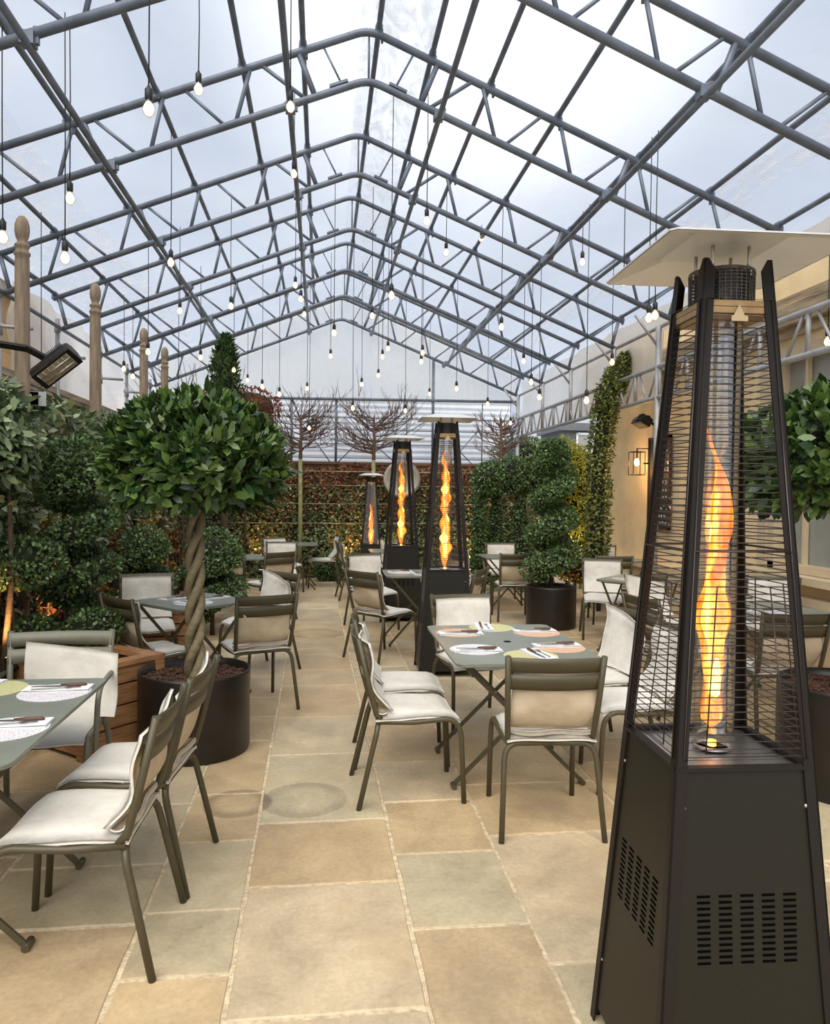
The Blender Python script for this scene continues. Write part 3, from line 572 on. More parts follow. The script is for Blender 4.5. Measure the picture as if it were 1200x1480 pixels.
CH = [  # x, y, facing dx, dy, variant, group, label
 (-.815, 2.765, -1, .03, 1, 'chairs at the near left table', 'olive metal chair nearest the viewer at left, seen side on with white seat pad'),
 (-.775, 3.29, -1, .10, 3, 'chairs at the near left table', 'olive metal chair just beyond the nearest left chair, its back against the round pot'),
 (.47, 4.035, 1, .04, 0, 'chairs at the middle right table', 'nearer of the two olive chairs on the left side of the table with six settings'),
 (.49, 4.575, 1, -.04, 1, 'chairs at the middle right table', 'farther of the two olive chairs on the left side of the table with six settings'),
 (1.09, 3.625, .08, 1, 1, 'chairs at the middle right table', 'olive chair seen from behind at the near end of the table with six settings'),
 (1.06, 5.22, .14, -1, 0, 'chairs at the middle right table', 'chair with cream pad facing us at the far end of the table with six settings'),
 (1.74, 4.60, -1, -.25, 3, 'chairs at the middle right table', 'farther chair on the right side of the table with six settings'),
 (1.74, 4.08, -1, .0, 0, 'chairs at the middle right table', 'right side chair of the six setting table half hidden by the near heater'),
 (-.49, 5.78, -.37, .93, 2, 'chairs at the table behind the bay pot', 'olive chair seen from behind, right of the twisted bay trunk beside the aisle'),
 (-1.20, 5.64, .74, .67, 0, 'chairs at the table behind the bay pot', 'dark chair by the timber planter turned to the right, left of the twisted bay trunk'),
 (-1.48, 6.72, .25, -.97, 0, 'chairs at the table behind the bay pot', 'chair with upright cream pad facing us, left of the twisted bay trunk'),
 (-.56, 6.88, -.75, -.66, 3, 'chairs at the table behind the bay pot', 'chair with leaning white pad behind the rear view chair, right of the twisted bay trunk'),
 (-.67, 9.68, -.60, .80, 1, 'chairs at the left tables farther back', 'olive chair seen from behind at the second left table along the aisle'),
 (-1.15, 9.40, -.1, 1, 0, 'chairs at the left tables farther back', 'low dark chair back between the box spirals and the second left table along the aisle'),
 (-.58, 11.15, .05, -1, 0, 'chairs at the left tables farther back', 'chair with cream pad facing us behind the second left table along the aisle'),
 (-.62, 12.25, .6, -.8, 0, 'chairs at the left tables farther back', 'farthest left chair facing us beside the pale tree trunk'),
 (.02, 12.95, -1, -.1, 0, 'chairs at the left tables farther back', 'lone chair in profile facing left in front of the far hedge'),
 (.59, 7.36, .76, .65, 1, 'chairs around the table beside the middle heater', 'olive chair seen from behind, left of the middle heater'),
 (1.33, 7.52, -.88, .47, 2, 'chairs around the table beside the middle heater', 'olive chair back showing just right of the middle heater'),
 (.60, 8.95, .35, -.93, 0, 'chairs around the table beside the middle heater', 'cream padded chair facing us behind the chair left of the middle heater'),
 (.52, 11.45, 1, .1, 0, 'chairs at the table beside the farthest heater', 'chair in profile facing right, in front of the farthest heater'),
 (1.10, 12.10, 0, -1, 0, 'chairs at the table beside the farthest heater', 'cream padded chair below the farthest heater, behind the yellow flowers'),
 (3.16, 8.22, -.30, -.95, 0, 'chairs at the round table right of the box spiral', 'chair with large cream pad facing us just right of the box spiral pot'),
 (4.05, 10.55, -.2, -1, 0, 'chairs by the right wall', 'cream padded chair by the far end of the stone house wall'),
 (3.62, 9.2, .2, 1, 2, 'chairs by the right wall', 'dark chair back low between box spiral and stone house wall'),
 (2.45, 9.52, .05, 1, 0, 'chairs at the far middle table', 'olive chair seen from behind touching the left edge of the box spiral'),
 (2.68, 11.0, -.05, -1, 0, 'chairs at the far middle table', 'cream padded chair facing us at the far middle table under the clipped arch'),
 (2.0, 10.3, .8, .6, 1, 'chairs at the far middle table', 'olive chair back just right of the middle heater cage, far off'),
 (3.05, 4.78, .1, 1, 0, 'chairs at the table behind the near heater', 'olive chair back at the right edge above the right hand pot'),
 (2.62, 5.40, 1, .2, 2, 'chairs at the table behind the near heater', 'chair seen through the near heater guard, left of its table'),
 (4.0, 6.35, -.6, -.8, 0, 'chairs at the table behind the near heater', 'chair with cream pad at the right edge below the window sill'),
 (3.1, 6.55, .2, -1, 3, 'chairs at the table behind the near heater', 'chair facing us seen through the near heater guard, behind its table'),
]
for x, y, dx, dy, v, grp, lb in CH:
    p = protos[v]
    if v not in first:
        first.add(v); p.location = (x, y, 0); p.rotation_euler = (0, 0, face(dx, dy)); p['label'] = lb; p['group'] = grp
    else: dup(p, (x, y, 0), face(dx, dy), lb, grp)
ac = make_chair('armchair', 'sage armchair with tall leaning cream pad at the far end of the near left table', M_CHAIR2, 1, True)
ac.location = (-1.33, 3.86, 0); ac.rotation_euler = (0, 0, face(.06, -1)); ac.scale = (1.12, 1, 1); ac['category'] = 'chair'
for k in kids(ac):
    if k.name.startswith('back_cushion'): k.location = (-.045, .02, -.03); k.rotation_euler = (0, math.radians(-3), 0); k.scale = (.98, 1, 1.0)
# ================================================================ TABLES
def make_table(label, w=.80, l=1.13, r=.05, seg=6):
    t = empty('bistro_table', (0, 0, -5), 0, label, 'table')
    m = MB(); po = rrect(w, l, r, seg); m.prism(po, .732, .738); po2 = rrect(w-.004, l-.004, r, seg)
    m.tube([(x, y, .726) for x, y in rrect(w-.02, l-.02, r, seg)], .009, 6, closed=True); m.build('tabletop', M_TABLE, t)
    m = MB(); m.lathe([(0, .7386), (.022, .7386), (.022, .7395), (0, .7395)], 16); m.build('dark_umbrella_hole', M_SLOT, t)  # flat black disc: shade inside the open umbrella hole put into colour
    a = w/2-.04
    for y in (-.29, .29):
        MB().bar((-a, y-.012, .725), (a, y-.012, .015), .022, .012, (0, 1, 0)).build('leg', M_CHAIR, t)
        MB().bar((a, y+.012, .725), (-a, y+.012, .015), .022, .012, (0, 1, 0)).build('leg', M_CHAIR, t)
        m = MB(); m.lathe([(0, -.02), (.008, -.02), (.008, .02), (0, .02)], 8, (0, 0, 0))
        m.v = [(v[0], y+v[2], .37+v[1]) for v in m.v]; m.build('pivot_bolt', M_SST, t)
        for s in (-1, 1): MB().tube([(s*a, y-.03, .014), (s*a, y+.03, .014)], .014, 8).build('foot', M_CHAIR, t)
    for s in (-1, 1): MB().tube([(s*a, -.29, .715), (s*a, .29, .715)], .009, 8).build('rail', M_CHAIR, t)
    return t
tp = make_table('x'); tq = make_table('x', .70, .70, .06)
TB_ = [(tp, -1.365, 3.035, 0, 'sage grey table at left edge of the picture nearest the viewer'),
 (tp, 1.08, 4.31, 0, 'sage grey table with six settings left of the near heater'),
 (tq, -1.0, 6.10, 45, 'small table behind the round bay pot'),
 (tq, -1.12, 10.15, 10, 'table at the left along the aisle beyond the box spirals'),
 (tq, -.42, 12.75, 0, 'farthest left table under the pale tree trunk'),
 (tq, 1.02, 8.12, 0, 'table between the two middle heaters'),
 (tq, 1.05, 11.25, 0, 'table with yellow flowers in front of the farthest heater'),
 (tq, 3.26, 7.45, 45, 'table with corner toward us right of the box spiral'),
 (tq, 3.95, 9.8, 20, 'table by the stone house wall beyond the box spiral'),
 (tq, 2.55, 10.3, 0, 'far middle table left of the box spiral'),
 (tp, 3.35, 5.62, 8, 'table by the window seen through the near heater')]
seen = set()
for p, x, y, a, lb in TB_:
    if id(p) in seen: dup(p, (x, y, 0), math.radians(a), lb, 'bistro tables')
    else: seen.add(id(p)); p.location = (x, y, 0); p.rotation_euler = (0, 0, math.radians(a)); p['label'] = lb; p['group'] = 'bistro tables'
# ---- place settings
def make_menu(kind):
    m = MB(); n = 36; m.add([(0.145*math.cos(2*PI*i/n), .145*math.sin(2*PI*i/n), z) for z in (0, .0012) for i in range(n)], [tuple(range(n))[::-1], tuple(range(n, 2*n))] + [(i, (i+1) % n, n+(i+1) % n, n+i) for i in range(n)]); o = m.build('round_menu', M_MENU[kind]); o.location = (0, 0, -5); return o
menus = {k: make_menu(k) for k in M_MENU}
m = MB(); m.grid(lambda u, v: ((u-.5)*.27, (v-.5)*.105, .004+.0015*math.sin(u*7)), 6, 2); m.grid(lambda u, v: ((u-.5)*.268, (v-.5)*.10, .0075+.0015*math.sin(u*7+1)), 6, 2); m.box((0, 0, .002), (.27, .105, .003)); napkin0 = m.build('folded_napkin', M_LIN)
kn = empty('table_knife', (0, 0, -5)); m = MB(); m.prism([(-.005, -.009), (.10, -.010), (.115, -.004), (.112, .004), (-.005, .008)], 0, .0015); m.build('blade', M_CUT, kn); m = MB(); m.tube([(-.005, 0, .004), (-.05, 0, .005), (-.10, 0, .005), (-.112, 0, .004)], [.0045, .0075, .008, .004], 8); m.build('handle', M_HANDLE, kn)
fk = empty('table_fork', (0, 0, -5)); m = MB()
m.prism([(-.10, -.006), (-.08, -.004), (.03, -.003), (.03, .003), (-.08, .004), (-.10, .006)], 0, .002); m.build('handle', M_CUT, fk); m = MB(); m.prism([(.03, -.003), (.045, -.011), (.06, -.012), (.06, .012), (.045, .011), (.03, .003)], 0, .002)
for k in range(4): m.box((.078, -.0105+k*.007, .0012), (.036, .0028, .002))
m.build('tines', M_CUT, fk)
used = {}
def once(o, loc, rz, label, cat, grp):
    if id(o) in used: return dup(o, loc, rz, label, grp)
    used[id(o)] = 1; o.location = loc; o.rotation_euler = (0, 0, rz); tag(o, label, cat, grp); return o
ZT = .7385
def setting(x, y, ang, kind, off, where, grp):
    """ang: direction of the napkin's long side; off: side on which the menu shows"""
    a = math.radians(ang); d = Vector((math.cos(a), math.sin(a), 0)); n = Vector((-d.y, d.x, 0)); c = Vector((x, y, ZT))
    if kind: once(menus[kind], c + n*off*.03, R.random()*6, '%s round menu under %s' % ({'white': 'white patterned', 'yellow': 'yellow green', 'salmon': 'salmon orange'}[kind], where), 'menu', 'round menus '+grp); c.z += .0014
    once(napkin0, c, a, 'folded white napkin of %s' % where, 'napkin', 'napkins '+grp)
    once(kn, c + n*.018 + Vector((0, 0, .0098)), a+PI+R.uniform(-.1, .1), 'brown handled knife on %s' % where, 'knife', 'knives '+grp)
    once(fk, c - n*.020 + Vector((0, 0, .0098)), a+R.uniform(-.15, .15), 'steel fork on %s' % where, 'fork', 'forks '+grp)
G1 = 'on the near left table'; G2 = 'on the table with six settings'
setting(-1.12, 3.40, 2, 'white', -1.6, 'the far right setting on the near left table', G1)
setting(-1.12, 2.90, 2, 'white', -1.6, 'the nearest setting of the near left table', G1)
setting(-1.46, 3.44, 80, 'yellow', -1.9, 'the head setting of the near left table', G1)
setting(.85, 4.56, 0, 'salmon', 1.4, 'the far left setting of the six', G2)
setting(.85, 4.06, 0, 'white', 1.4, 'the near left setting of the six', G2)
setting(1.04, 4.77, 85, 'yellow', -1.6, 'the head setting at the far end of the six', G2)
setting(1.33, 4.62, 3, 'salmon', -1.4, 'the far right setting of the six', G2)
setting(1.33, 4.16, 3, 'salmon', -1.4, 'the near right setting of the six', G2)
setting(1.16, 3.93, 100, 'yellow', 1.6, 'the near end setting of the six', G2)
setting(-1.0, 5.93, -40, 'white', 1.4, 'the front setting of the table behind the bay pot', 'behind the bay pot')
setting(-.85, 6.2, 50, None, 1, 'the right setting of the table behind the bay pot', 'behind the bay pot')
setting(-1.15, 6.2, 45, None, 1, 'the back setting of the table behind the bay pot', 'behind the bay pot')
setting(1.1, 7.95, 10, 'salmon', -1.4, 'the table between the middle heaters', 'by the middle heaters')
setting(.85, 8.2, 10, 'white', -1.4, 'the left side of the table between the middle heaters', 'by the middle heaters')
setting(3.12, 7.52, 20, 'white', -1, 'the table right of the box spiral', 'right of the box spiral')
setting(3.9, 9.7, 20, None, -1, 'the table by the stone house wall', 'by the wall')
setting(3.3, 5.3, 20, 'white', -1, 'the near side of the table behind the near heater', 'behind the near heater')
setting(3.5, 5.9, 20, None, -1, 'the far side of the table behind the near heater', 'behind the near heater')
# ================================================================ HEATERS
B0, BT, ZP, Z1, ZH, HHf = .242, .085, 2.216, .910, 2.232, .243
M_FL1 = emit('flame_core', (1, .50, .06), 2.6, (1, .66, .14), 5.0, 16)
M_FL2 = emit('flame_outer', (1, .17, .01), 1.5, (1, .36, .03), 2.6, 14, True)
M_TUBE = glassy('borosilicate_tube', (.97, .96, .94), .16)
def hs(z): return B0+(BT-B0)*z/ZP
def make_heater(label, guard=True, seed=1):
    t = empty('patio_heater', (0, 0, -5), 0, label, 'patio heater'); q = random.Random(seed)
    def rot4(p, k): 
        c, s = [(1, 0), (0, 1), (-1, 0), (0, -1)][k]; return (c*p[0]-s*p[1], s*p[0]+c*p[1], p[2])
    for k in range(4):       # angle posts on corner (+,+) rotated
        m = MB(); w0 = .031
        for (ax) in (0, 1):
            pts = []
            for z in (0, ZP-.03, ZP):
                s = hs(z)+.006; ww = w0 if z < ZP-.01 else .012
                a = (s, s, z); b = (s-ww, s, z) if ax == 0 else (s, s-ww, z); pts.append((a, b))
            th = .005; vs = []
            for a, b in pts:
                for p in (a, b):
                    vs.append(rot4(p, k)); vs.append(rot4((p[0], p[1]-th, p[2]) if ax == 0 else (p[0]-th, p[1], p[2]), k))
            fs = []
            for i in range(2):
                o = i*4; fs += [(o, o+2, o+6, o+4), (o+1, o+5, o+7, o+3), (o, o+4, o+5, o+1), (o+2, o+3, o+7, o+6)]
            fs += [(0, 1, 3, 2), (8, 10, 11, 9)]; m.add(vs, fs)
        m.build('corner_post', M_BLACK, t)
        # lower panel with rows of slots
        pn = MB(); s0, s1 = hs(.05), hs(Z1)
        vs = [rot4(p, k) for p in ((-s0+.008, -s0, .05), (s0-.008, -s0, .05), (s1-.008, -s1, Z1), (-s1+.008, -s1, Z1), (-s0+.008, -s0+.006, .05), (s0-.008, -s0+.006, .05), (s1-.008, -s1+.006, Z1), (-s1+.008, -s1+.006, Z1))]
        pn.add(vs, [(0, 1, 2, 3), (5, 4, 7, 6), (3, 2, 6, 7), (1, 0, 4, 5), (1, 5, 6, 2), (0, 3, 7, 4)])
        for c in range(5):
            for r in range(12):
                z = .600-r*.0147; y = -hs(z)-.0008; x = -.112+c*.056
                wx = .034; vs = [rot4(p, k) for p in ((x-wx/2, y, z), (x+wx/2, y, z), (x+wx/2, y+.0005, z+.0066), (x-wx/2, y+.0005, z+.0066))]
                pn.add(vs, [(0, 1, 2, 3)], 1)
        p = pn.build('side_panel', [M_PANEL, M_SLOT], t)
        for sx in (-1, 1):
            for z in (.82, .20):
                s = hs(z); m = MB(); m.lathe([(0, .004), (.0035, .003), (.0055, 0)], 8); m.v = [rot4((sx*(s-.024)+v[0], -s-.001-v[2], z+v[1]), k) for v in m.v]; m.f = [f[::-1] for f in m.f]; m.build('screw', M_SST, p)
        # rim
        m = MB(); m.bar(rot4((-s1+.005, -s1+.004, Z1+.006), k), rot4((s1-.005, -s1+.004, Z1+.006), k), .022, .010); m.build('tray_rim', M_BLACK, t)
        if guard:
            m = MB(); z = Z1+.035; zz1 = 2.10
            while z < zz1:
                s = hs(z)-.004; yy = -s-.006; m.tube([rot4((-s+.012, yy, z), k), rot4((s-.012, yy, z), k)], .0016, 4, cap=False); z += .0185
            def loop(zb_, zt_, x0, x1, r=.002):
                pts = []
                for (x, z, cx, cz) in (): pass
                a = [(-x0, zb_), (-x1, zt_), (x1, zt_), (x0, zb_)]
                m.tube([rot4((x, -hs(z)-.008, z), k) for x, z in a], r, 5, closed=True)
            loop(Z1+.03, 2.11, hs(Z1)-.016, hs(2.11)-.006, .0024); loop(Z1+.045, 1.37, .105, .07); 
            m.tube([rot4((-hs(1.46)+.01, -hs(1.46)-.008, 1.46), k), rot4((hs(1.46)-.01, -hs(1.46)-.008, 1.46), k)], .0028, 5)
            m.build('wire_guard', M_WIRE, t)
        else:
            m = MB(); s_, s2 = hs(Z1+.02), hs(2.08); m.add([rot4(p, k) for p in ((-s_+.02, -s_+.01, Z1+.02), (s_-.02, -s_+.01, Z1+.02), (s2-.01, -s2+.01, 2.08), (-s2+.01, -s2+.01, 2.08))], [(0, 1, 2, 3)]); m.build('glass_panel', glassy('bronze_glass', (.80, .62, .42), .10), t)
    s1 = hs(Z1); m = MB(); m.box((0, 0, Z1-.01), (2*s1-.02, 2*s1-.02, .012)); m.build('burner_tray', M_SST, t)
    m = MB(); m.lathe([(.038, Z1), (.050, Z1+.002), (.053, Z1+.008), (.046, Z1+.011), (.042, Z1)], 24); m.lathe([(0, Z1+.001), (.046, Z1+.002)], 24, m=1); m.build('burner_ring', [M_SST, M_SLOT], t)
    m = MB(); m.lathe([(.056, Z1+.02), (.056, 2.07)], 28); m.lathe([(.0535, 2.07), (.0535, Z1+.02)], 28); m.build('glass_tube', M_TUBE, t)
    m = MB()
    st = hs(2.09)
    for k in range(4): m.bar(rot4((-st, -st-.001, 2.09), k), rot4((st, -st-.001, 2.09), k), .003, .036)
    m.box((0, 0, 2.072), (2*st, 2*st, .004)); m.build('collar', M_BRASS, t)
    m = MB(); m.bar((-.022, -st-.008, 2.06), (.022, -st-.008, 2.06), .004, .014); m.add([(-.016, -st-.006, 2.067), (.016, -st-.006, 2.067), (0, -st-.006, 2.097)], [(0, 1, 2)]); m.build('warning_tag', mat('pale_brass', (.6, .45, .25), .4, .5), t)
    m = MB()
    for i in range(36):
        a = 2*PI*i/36; x, y = .083*math.cos(a), .083*math.sin(a); m.tube([(x, y, 2.105), (x, y, 2.20)], .0022, 4, cap=False)
    for i in range(11): m.tube([(.083*math.cos(2*PI*j/28), .083*math.sin(2*PI*j/28), 2.108+i*.009) for j in range(28)], .002, 4, closed=True)
    m.lathe([(.085, 2.105), (.086, 2.112)], 28); m.lathe([(.086, 2.194), (.085, 2.203)], 28); m.lathe([(.070, 2.105), (.070, 2.2)], 28, m=0); m.build('emitter_screen', M_MESH, t)
    for x, y in ((-.05, -.05), (.05, -.05), (.05, .05), (-.05, .05)): MB().tube([(x, y, 2.19), (x, y, 2.262)], .005, 8).build('hood_rod', M_SST, t)
    m = MB(); a, b = HHf, .125
    ring = lambda s, z, ch: [(x*s, y*s, z) for x, y in ((-1, -1+ch), (-1+ch, -1), (1-ch, -1), (1, -1+ch), (1, 1-ch), (1-ch, 1), (-1+ch, 1), (-1, 1-ch))]
    rs = [ring(a, ZH, .06), ring(a, ZH+.004, .06), ring(b, ZH+.042, .12)]
    vs = [p for r in rs for p in r]; o = len(vs); vs += ring(b, ZH+.038, .12) + ring(a-.003, ZH, .06)
    fs = [(i*8+j, i*8+(j+1) % 8, i*8+8+(j+1) % 8, i*8+8+j) for i in range(2) for j in range(8)] + [tuple(range(16, 24))] + [tuple(range(24, 32))[::-1]] + [(24+j, 24+(j+1) % 8, 32+(j+1) % 8, 32+j) for j in range(8)]
    m.add(vs, fs); m.build('hood', M_HOOD, t)
    # flame: core and outer tongues
    def tongue(z0, z1, r, mat_, nm, sd, sway=.008):
        qq = random.Random(sd); n = 30; k = 10; m = MB(); vs = []; ph = [qq.random()*6 for _ in range(6)]
        for i in range(n+1):
            u = i/n; z = z0+(z1-z0)*u; rr_ = r*(math.sin(PI*min(1, u*.92+.06))**.6)*(1-.35*u)*(1+.28*math.sin(u*15+ph[0])+.14*math.sin(u*31+ph[1])); ox = sway*math.sin(u*7+ph[2])*(.3+u); oy = sway*math.sin(u*6+ph[3])
            if i in (0, n): rr_ = .001
            vs += [(ox+rr_*math.cos(2*PI*j/k)*(1+.25*math.sin(j*2+ph[4]+u*9)), oy+rr_*math.sin(2*PI*j/k), z) for j in range(k)]
        m.add(vs, [(i*k+j, i*k+(j+1) % k, (i+1)*k+(j+1) % k, (i+1)*k+j) for i in range(n) for j in range(k)], 0, True); return m.build(nm, mat_, fl)
    if seed == 1: spec = ((Z1+.13, 1.70, .027, .040),)
    else: spec = ((Z1+.10, 1.48, .032, .046), (1.47, 1.88, .026, .036))
    if seed == 3: spec = ((Z1+.05, 1.62, .036, .05),)
    fl = MB().tube([(0, 0, Z1+.005), (0, 0, Z1+.02)], .012, 8).build('flame', M_FL1, t)
    for z0, z1, ra, rb in spec: tongue(z0, z1-.06, ra, M_FL1, 'flame_core', seed+2); tongue(z0-.08, z1, rb, M_FL2, 'flame_tongue', seed+3); tongue(z0+.1, z1+.09, rb*.5, M_FL2, 'flame_tongue', seed+9, .022)
    return t
h0 = make_heater('large black pyramid patio heater standing nearest at right with a tall flame', True, 1); h0.location = (1.07, 1.955, 0); h0.rotation_euler = (0, 0, -.041); h0['group'] = 'flame heaters'
h1 = make_heater('middle black pyramid heater beyond the table with six settings', True, 2); h1.location = (1.10, 6.72, 0); h1.rotation_euler = (0, 0, -.04); h1['group'] = 'flame heaters'; h1.scale = (1.01,)*3
dup(h1, (1.0, 9.56, 0), .06, 'black pyramid heater directly behind and left of the middle heater', 'flame heaters', 1.02)
h3 = make_heater('smallest and farthest pyramid heater with bronze glass sides', False, 3); h3.location = (.79, 12.28, 0); h3.rotation_euler = (0, 0, -.06); h3.scale = (.84,)*3; h3['group'] = 'flame heaters'
# ================================================================ PLANTS
def pot(mb, r, h, m=None):
    mb.lathe([(r*.96, 0), (r*.985, .01), (r, .03), (r*1.0, h-.02), (r*1.0, h), (r*.975, h), (r*.97, h-.05), (r*.9, h-.09)], 48); mb.lathe([(0, .001), (r*.96, .001)], 48); return mb
def soil(r, h):
    m = MB(); q = random.Random(3); n = 30
    m.add([(0, 0, h-.05)] + [(r*.96*k/8*math.cos(2*PI*j/n), r*.96*k/8*math.sin(2*PI*j/n), h-.055+q.uniform(-.008, .010)) for k in range(1, 9) for j in range(n)], [(0, 1+j, 1+(j+1) % n) for j in range(n)] + [(1+k*n+j, 1+(k+1)*n+j, 1+(k+1)*n+(j+1) % n, 1+k*n+(j+1) % n) for k in range(7) for j in range(n)], 0, True)
    for i in range(420):
        a, d = q.random()*6.28, r*.93*q.random()**.5; m.box((d*math.cos(a), d*math.sin(a), h-.045+q.random()*.006), (q.uniform(.012, .04), q.uniform(.008, .014), .006), rot=Matrix.Rotation(q.random()*3, 3, 'Z')@Matrix.Rotation(q.uniform(-.5, .5), 3, 'X'))
    return m
def helix(r, z0, z1, pitch, ph, n=60, rt=None):
    return [(r*math.cos(ph+2*PI*(z-z0)/pitch), r*math.sin(ph+2*PI*(z-z0)/pitch), z) for z in [z0+(z1-z0)*i/n for i in range(n+1)]]
def bay(loc, label, pr, ph_, crown, rad, n=2600, seed=1):
    t = empty('bay_tree', loc, 0, label, 'potted tree', 'twisted stem bay trees in black pots')
    pot(MB(), pr, ph_).build('pot', M_POT, t); soil(pr, ph_).build('soil', M_SOIL, t)
    m = MB()
    for k in range(3): m.tube(helix(.036, ph_-.06, crown[2]-.1, .50, k*2*PI/3+.4, 100), [.029-.006*i/100 for i in range(101)], 12)
    m.build('twisted_trunk', M_TRUNK, t)
    m = MB(); q = random.Random(seed)
    for k in range(26):
        a, b = q.random()*6.28, q.uniform(-.5, 1); e = Vector((math.cos(a)*math.cos(b)*rad[0]*.85, math.sin(a)*math.cos(b)*rad[1]*.85, math.sin(b)*rad[2]*.8)); c = Vector((0, 0, crown[2]-.18))
        m.tube([c, c+e*.5+Vector((0, 0, .03)), Vector((0, 0, crown[2]))+e], [.013, .009, .004], 5)
    m.build('branches', M_TRUNK, t)
    gs = []
    P, Nn = ellip((0, 0, crown[2]), rad, n, .10, 6, -.80, seed); k = P[:, 2] < crown[2]-rad[2]*.62; P[k, 2] = crown[2]-rad[2]*.62+NR.rand(k.sum())*.08
    gs.append((P, Nn, .088, M_BAY, dict(width=.46, out=.75, up=.25)))
    P, Nn = ellip((0, 0, crown[2]), [x*.86 for x in rad], n//2, .10, 6, -.75, seed); gs.append((P, Nn, .085, M_BAY, dict(width=.46, out=.6, up=.1)))
    # rosettes of young leaves at shoot tips
    P, Nn = ellip((0, 0, crown[2]), [x*1.02 for x in rad], 170, .10, 6, -.3, seed); P = np.repeat(P, 8, 0); Nn = np.repeat(Nn, 8, 0); P = P+NR.normal(size=P.shape)*.004; gs.append((P, Nn, .082, M_BAY, dict(width=.40, out=.65, up=.35, jit=1.1)))
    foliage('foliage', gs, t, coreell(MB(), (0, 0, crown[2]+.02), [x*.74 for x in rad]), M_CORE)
    return t
bay((-.775, 4.80, 0), 'round headed bay tree with braided stem in black pot at left beside the aisle', .335, .50, (0, 0, 1.765), (.50, .50, .385), 2700, 1)
bay((2.90, 3.85, 0), 'round headed bay tree in black pot at the right edge behind the near heater', .36, .58, (0, 0, 1.79), (.57, .57, .39), 2800, 2)
def spiral(loc, label, z0, z1, turns, R0, R1, T0, T1, n, pr=None, ph_=0, size=.03, group='clipped box spirals', ph0=0.0, squash=.8):
    t = empty('box_spiral', loc, 0, label, 'topiary', group)
    if pr: pot(MB(), pr, ph_).build('pot', M_POT, t); soil(pr, ph_).build('soil', M_SOIL, t)
    MB().tube([(0, 0, max(0, ph_-.06)), (0, .01, z1-.1)], [.028, .012], 8).build('trunk', M_DTRUNK, t)
    u = NR.rand(n)**.85; a = NR.rand(n)*2*PI; th = ph0+u*turns*2*PI; Rr = R0+(R1-R0)*u; T = (T0+(T1-T0)*u)*(1+.08*NR.normal(size=n)); z = z0+(z1-z0)*u
    P = np.stack([(Rr+T*np.cos(a))*np.cos(th), (Rr+T*np.cos(a))*np.sin(th), z+T*squash*np.sin(a)], 1); Nn = np.stack([np.cos(a)*np.cos(th), np.cos(a)*np.sin(th), np.sin(a)], 1)
    P2, N2 = ellip((0, 0, z1+T1*.3), (R1*.7+T1, R1*.7+T1, T1*1.25), n//4, .08, 4, -.5)
    k = 60; core = MB().tube([((R0+(R1-R0)*i/k)*math.cos(ph0+i/k*turns*2*PI), (R0+(R1-R0)*i/k)*math.sin(ph0+i/k*turns*2*PI), z0+(z1-z0)*i/k) for i in range(k+1)], [(T0+(T1-T0)*i/k)*.60 for i in range(k+1)], 8)
    coreell(core, (0, 0, z1+T1*.2), (R1*.5+T1*.5, R1*.5+T1*.5, T1*.8))
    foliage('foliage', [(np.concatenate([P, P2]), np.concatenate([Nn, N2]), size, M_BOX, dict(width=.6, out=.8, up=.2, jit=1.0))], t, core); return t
spiral((2.76, 8.88, 0), 'tall clipped box spiral in a black pot right of the middle of the terrace', .66, 2.03, 3.3, .165, .06, .20, .14, 19000, .30, .50, .036, ph0=2.4, squash=.70)
spiral((-1.75, 5.75, 0), 'dark clipped box spiral rising in front of the left hedge', .40, 1.74, 3.9, .12, .13, .125, .15, 11500, None, 0, .032, ph0=1.0, squash=.56)
spiral((-1.20, 8.6, 0), 'low clipped box spiral right of the bay stem, beside the far left tables', .26, .92, 1.8, .20, .14, .20, .17, 7000, None, 0, .034, ph0=2.0, squash=.62)
spiral((-1.85, 8.3, 0), 'low clipped box spiral left of the bay stem under its crown', .28, .98, 1.9, .18, .10, .18, .15, 6000, None, 0, .034, ph0=.5, squash=.62)
def cloud(loc, label, blobs, stems, size=.03, lm=M_BOX, tm=M_DTRUNK, name='cloud_pruned_shrub', dens=1800, cat='shrub', core=M_CORE, kw=None, group=None):
    t = empty(name, loc, 0, label, cat, group)
    m = MB()
    for s in stems: m.tube(s, [.024-.012*i/(len(s)-1) for i in range(len(s))], 7)
    if stems: m.build('stem', tm, t)
    cm = MB(); gs = []
    for c, r in blobs:
        n = int(dens*(r[0]*r[1]+r[0]*r[2]+r[1]*r[2])/ .12); P, Nn = ellip(c, r, n, .10, 5, -1, R.random()*9); gs.append((P, Nn)); coreell(cm, c, [x*.82 for x in r])
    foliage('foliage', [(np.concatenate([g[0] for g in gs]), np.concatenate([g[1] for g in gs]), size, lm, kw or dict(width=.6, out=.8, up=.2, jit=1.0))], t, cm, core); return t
cloud((-2.05, 5.35, 0), 'cloud pruned shrub with broad flat pad at the far left edge', [((-.02, 0, 1.10), (.34, .26, .17)), ((.12, .05, .60), (.14, .13, .13)), ((.22, -.05, .32), (.14, .13, .11))], [[(0, 0, 0), (.03, 0, .5), (-.04, .02, 1.0)], [(.02, 0, .3), (.15, .02, .5), (.1, .05, .65)]], .03)
cloud((-1.52, 5.35, 0), 'small dark clipped shrub growing in the timber planter', [((0, 0, .66), (.17, .15, .12))], [[(0, 0, 0), (0, 0, .6)]], .028)
cloud((.10, 13.75, 0), 'low round box ball left of centre at the foot of the far hedge', [((0, 0, .24), (.24, .2, .24))], [], .035, name='box_ball')
cloud((.62, 13.75, 0), 'low round box ball right of centre at the foot of the far hedge', [((0, 0, .24), (.26, .2, .24))], [], .035, name='box_ball')
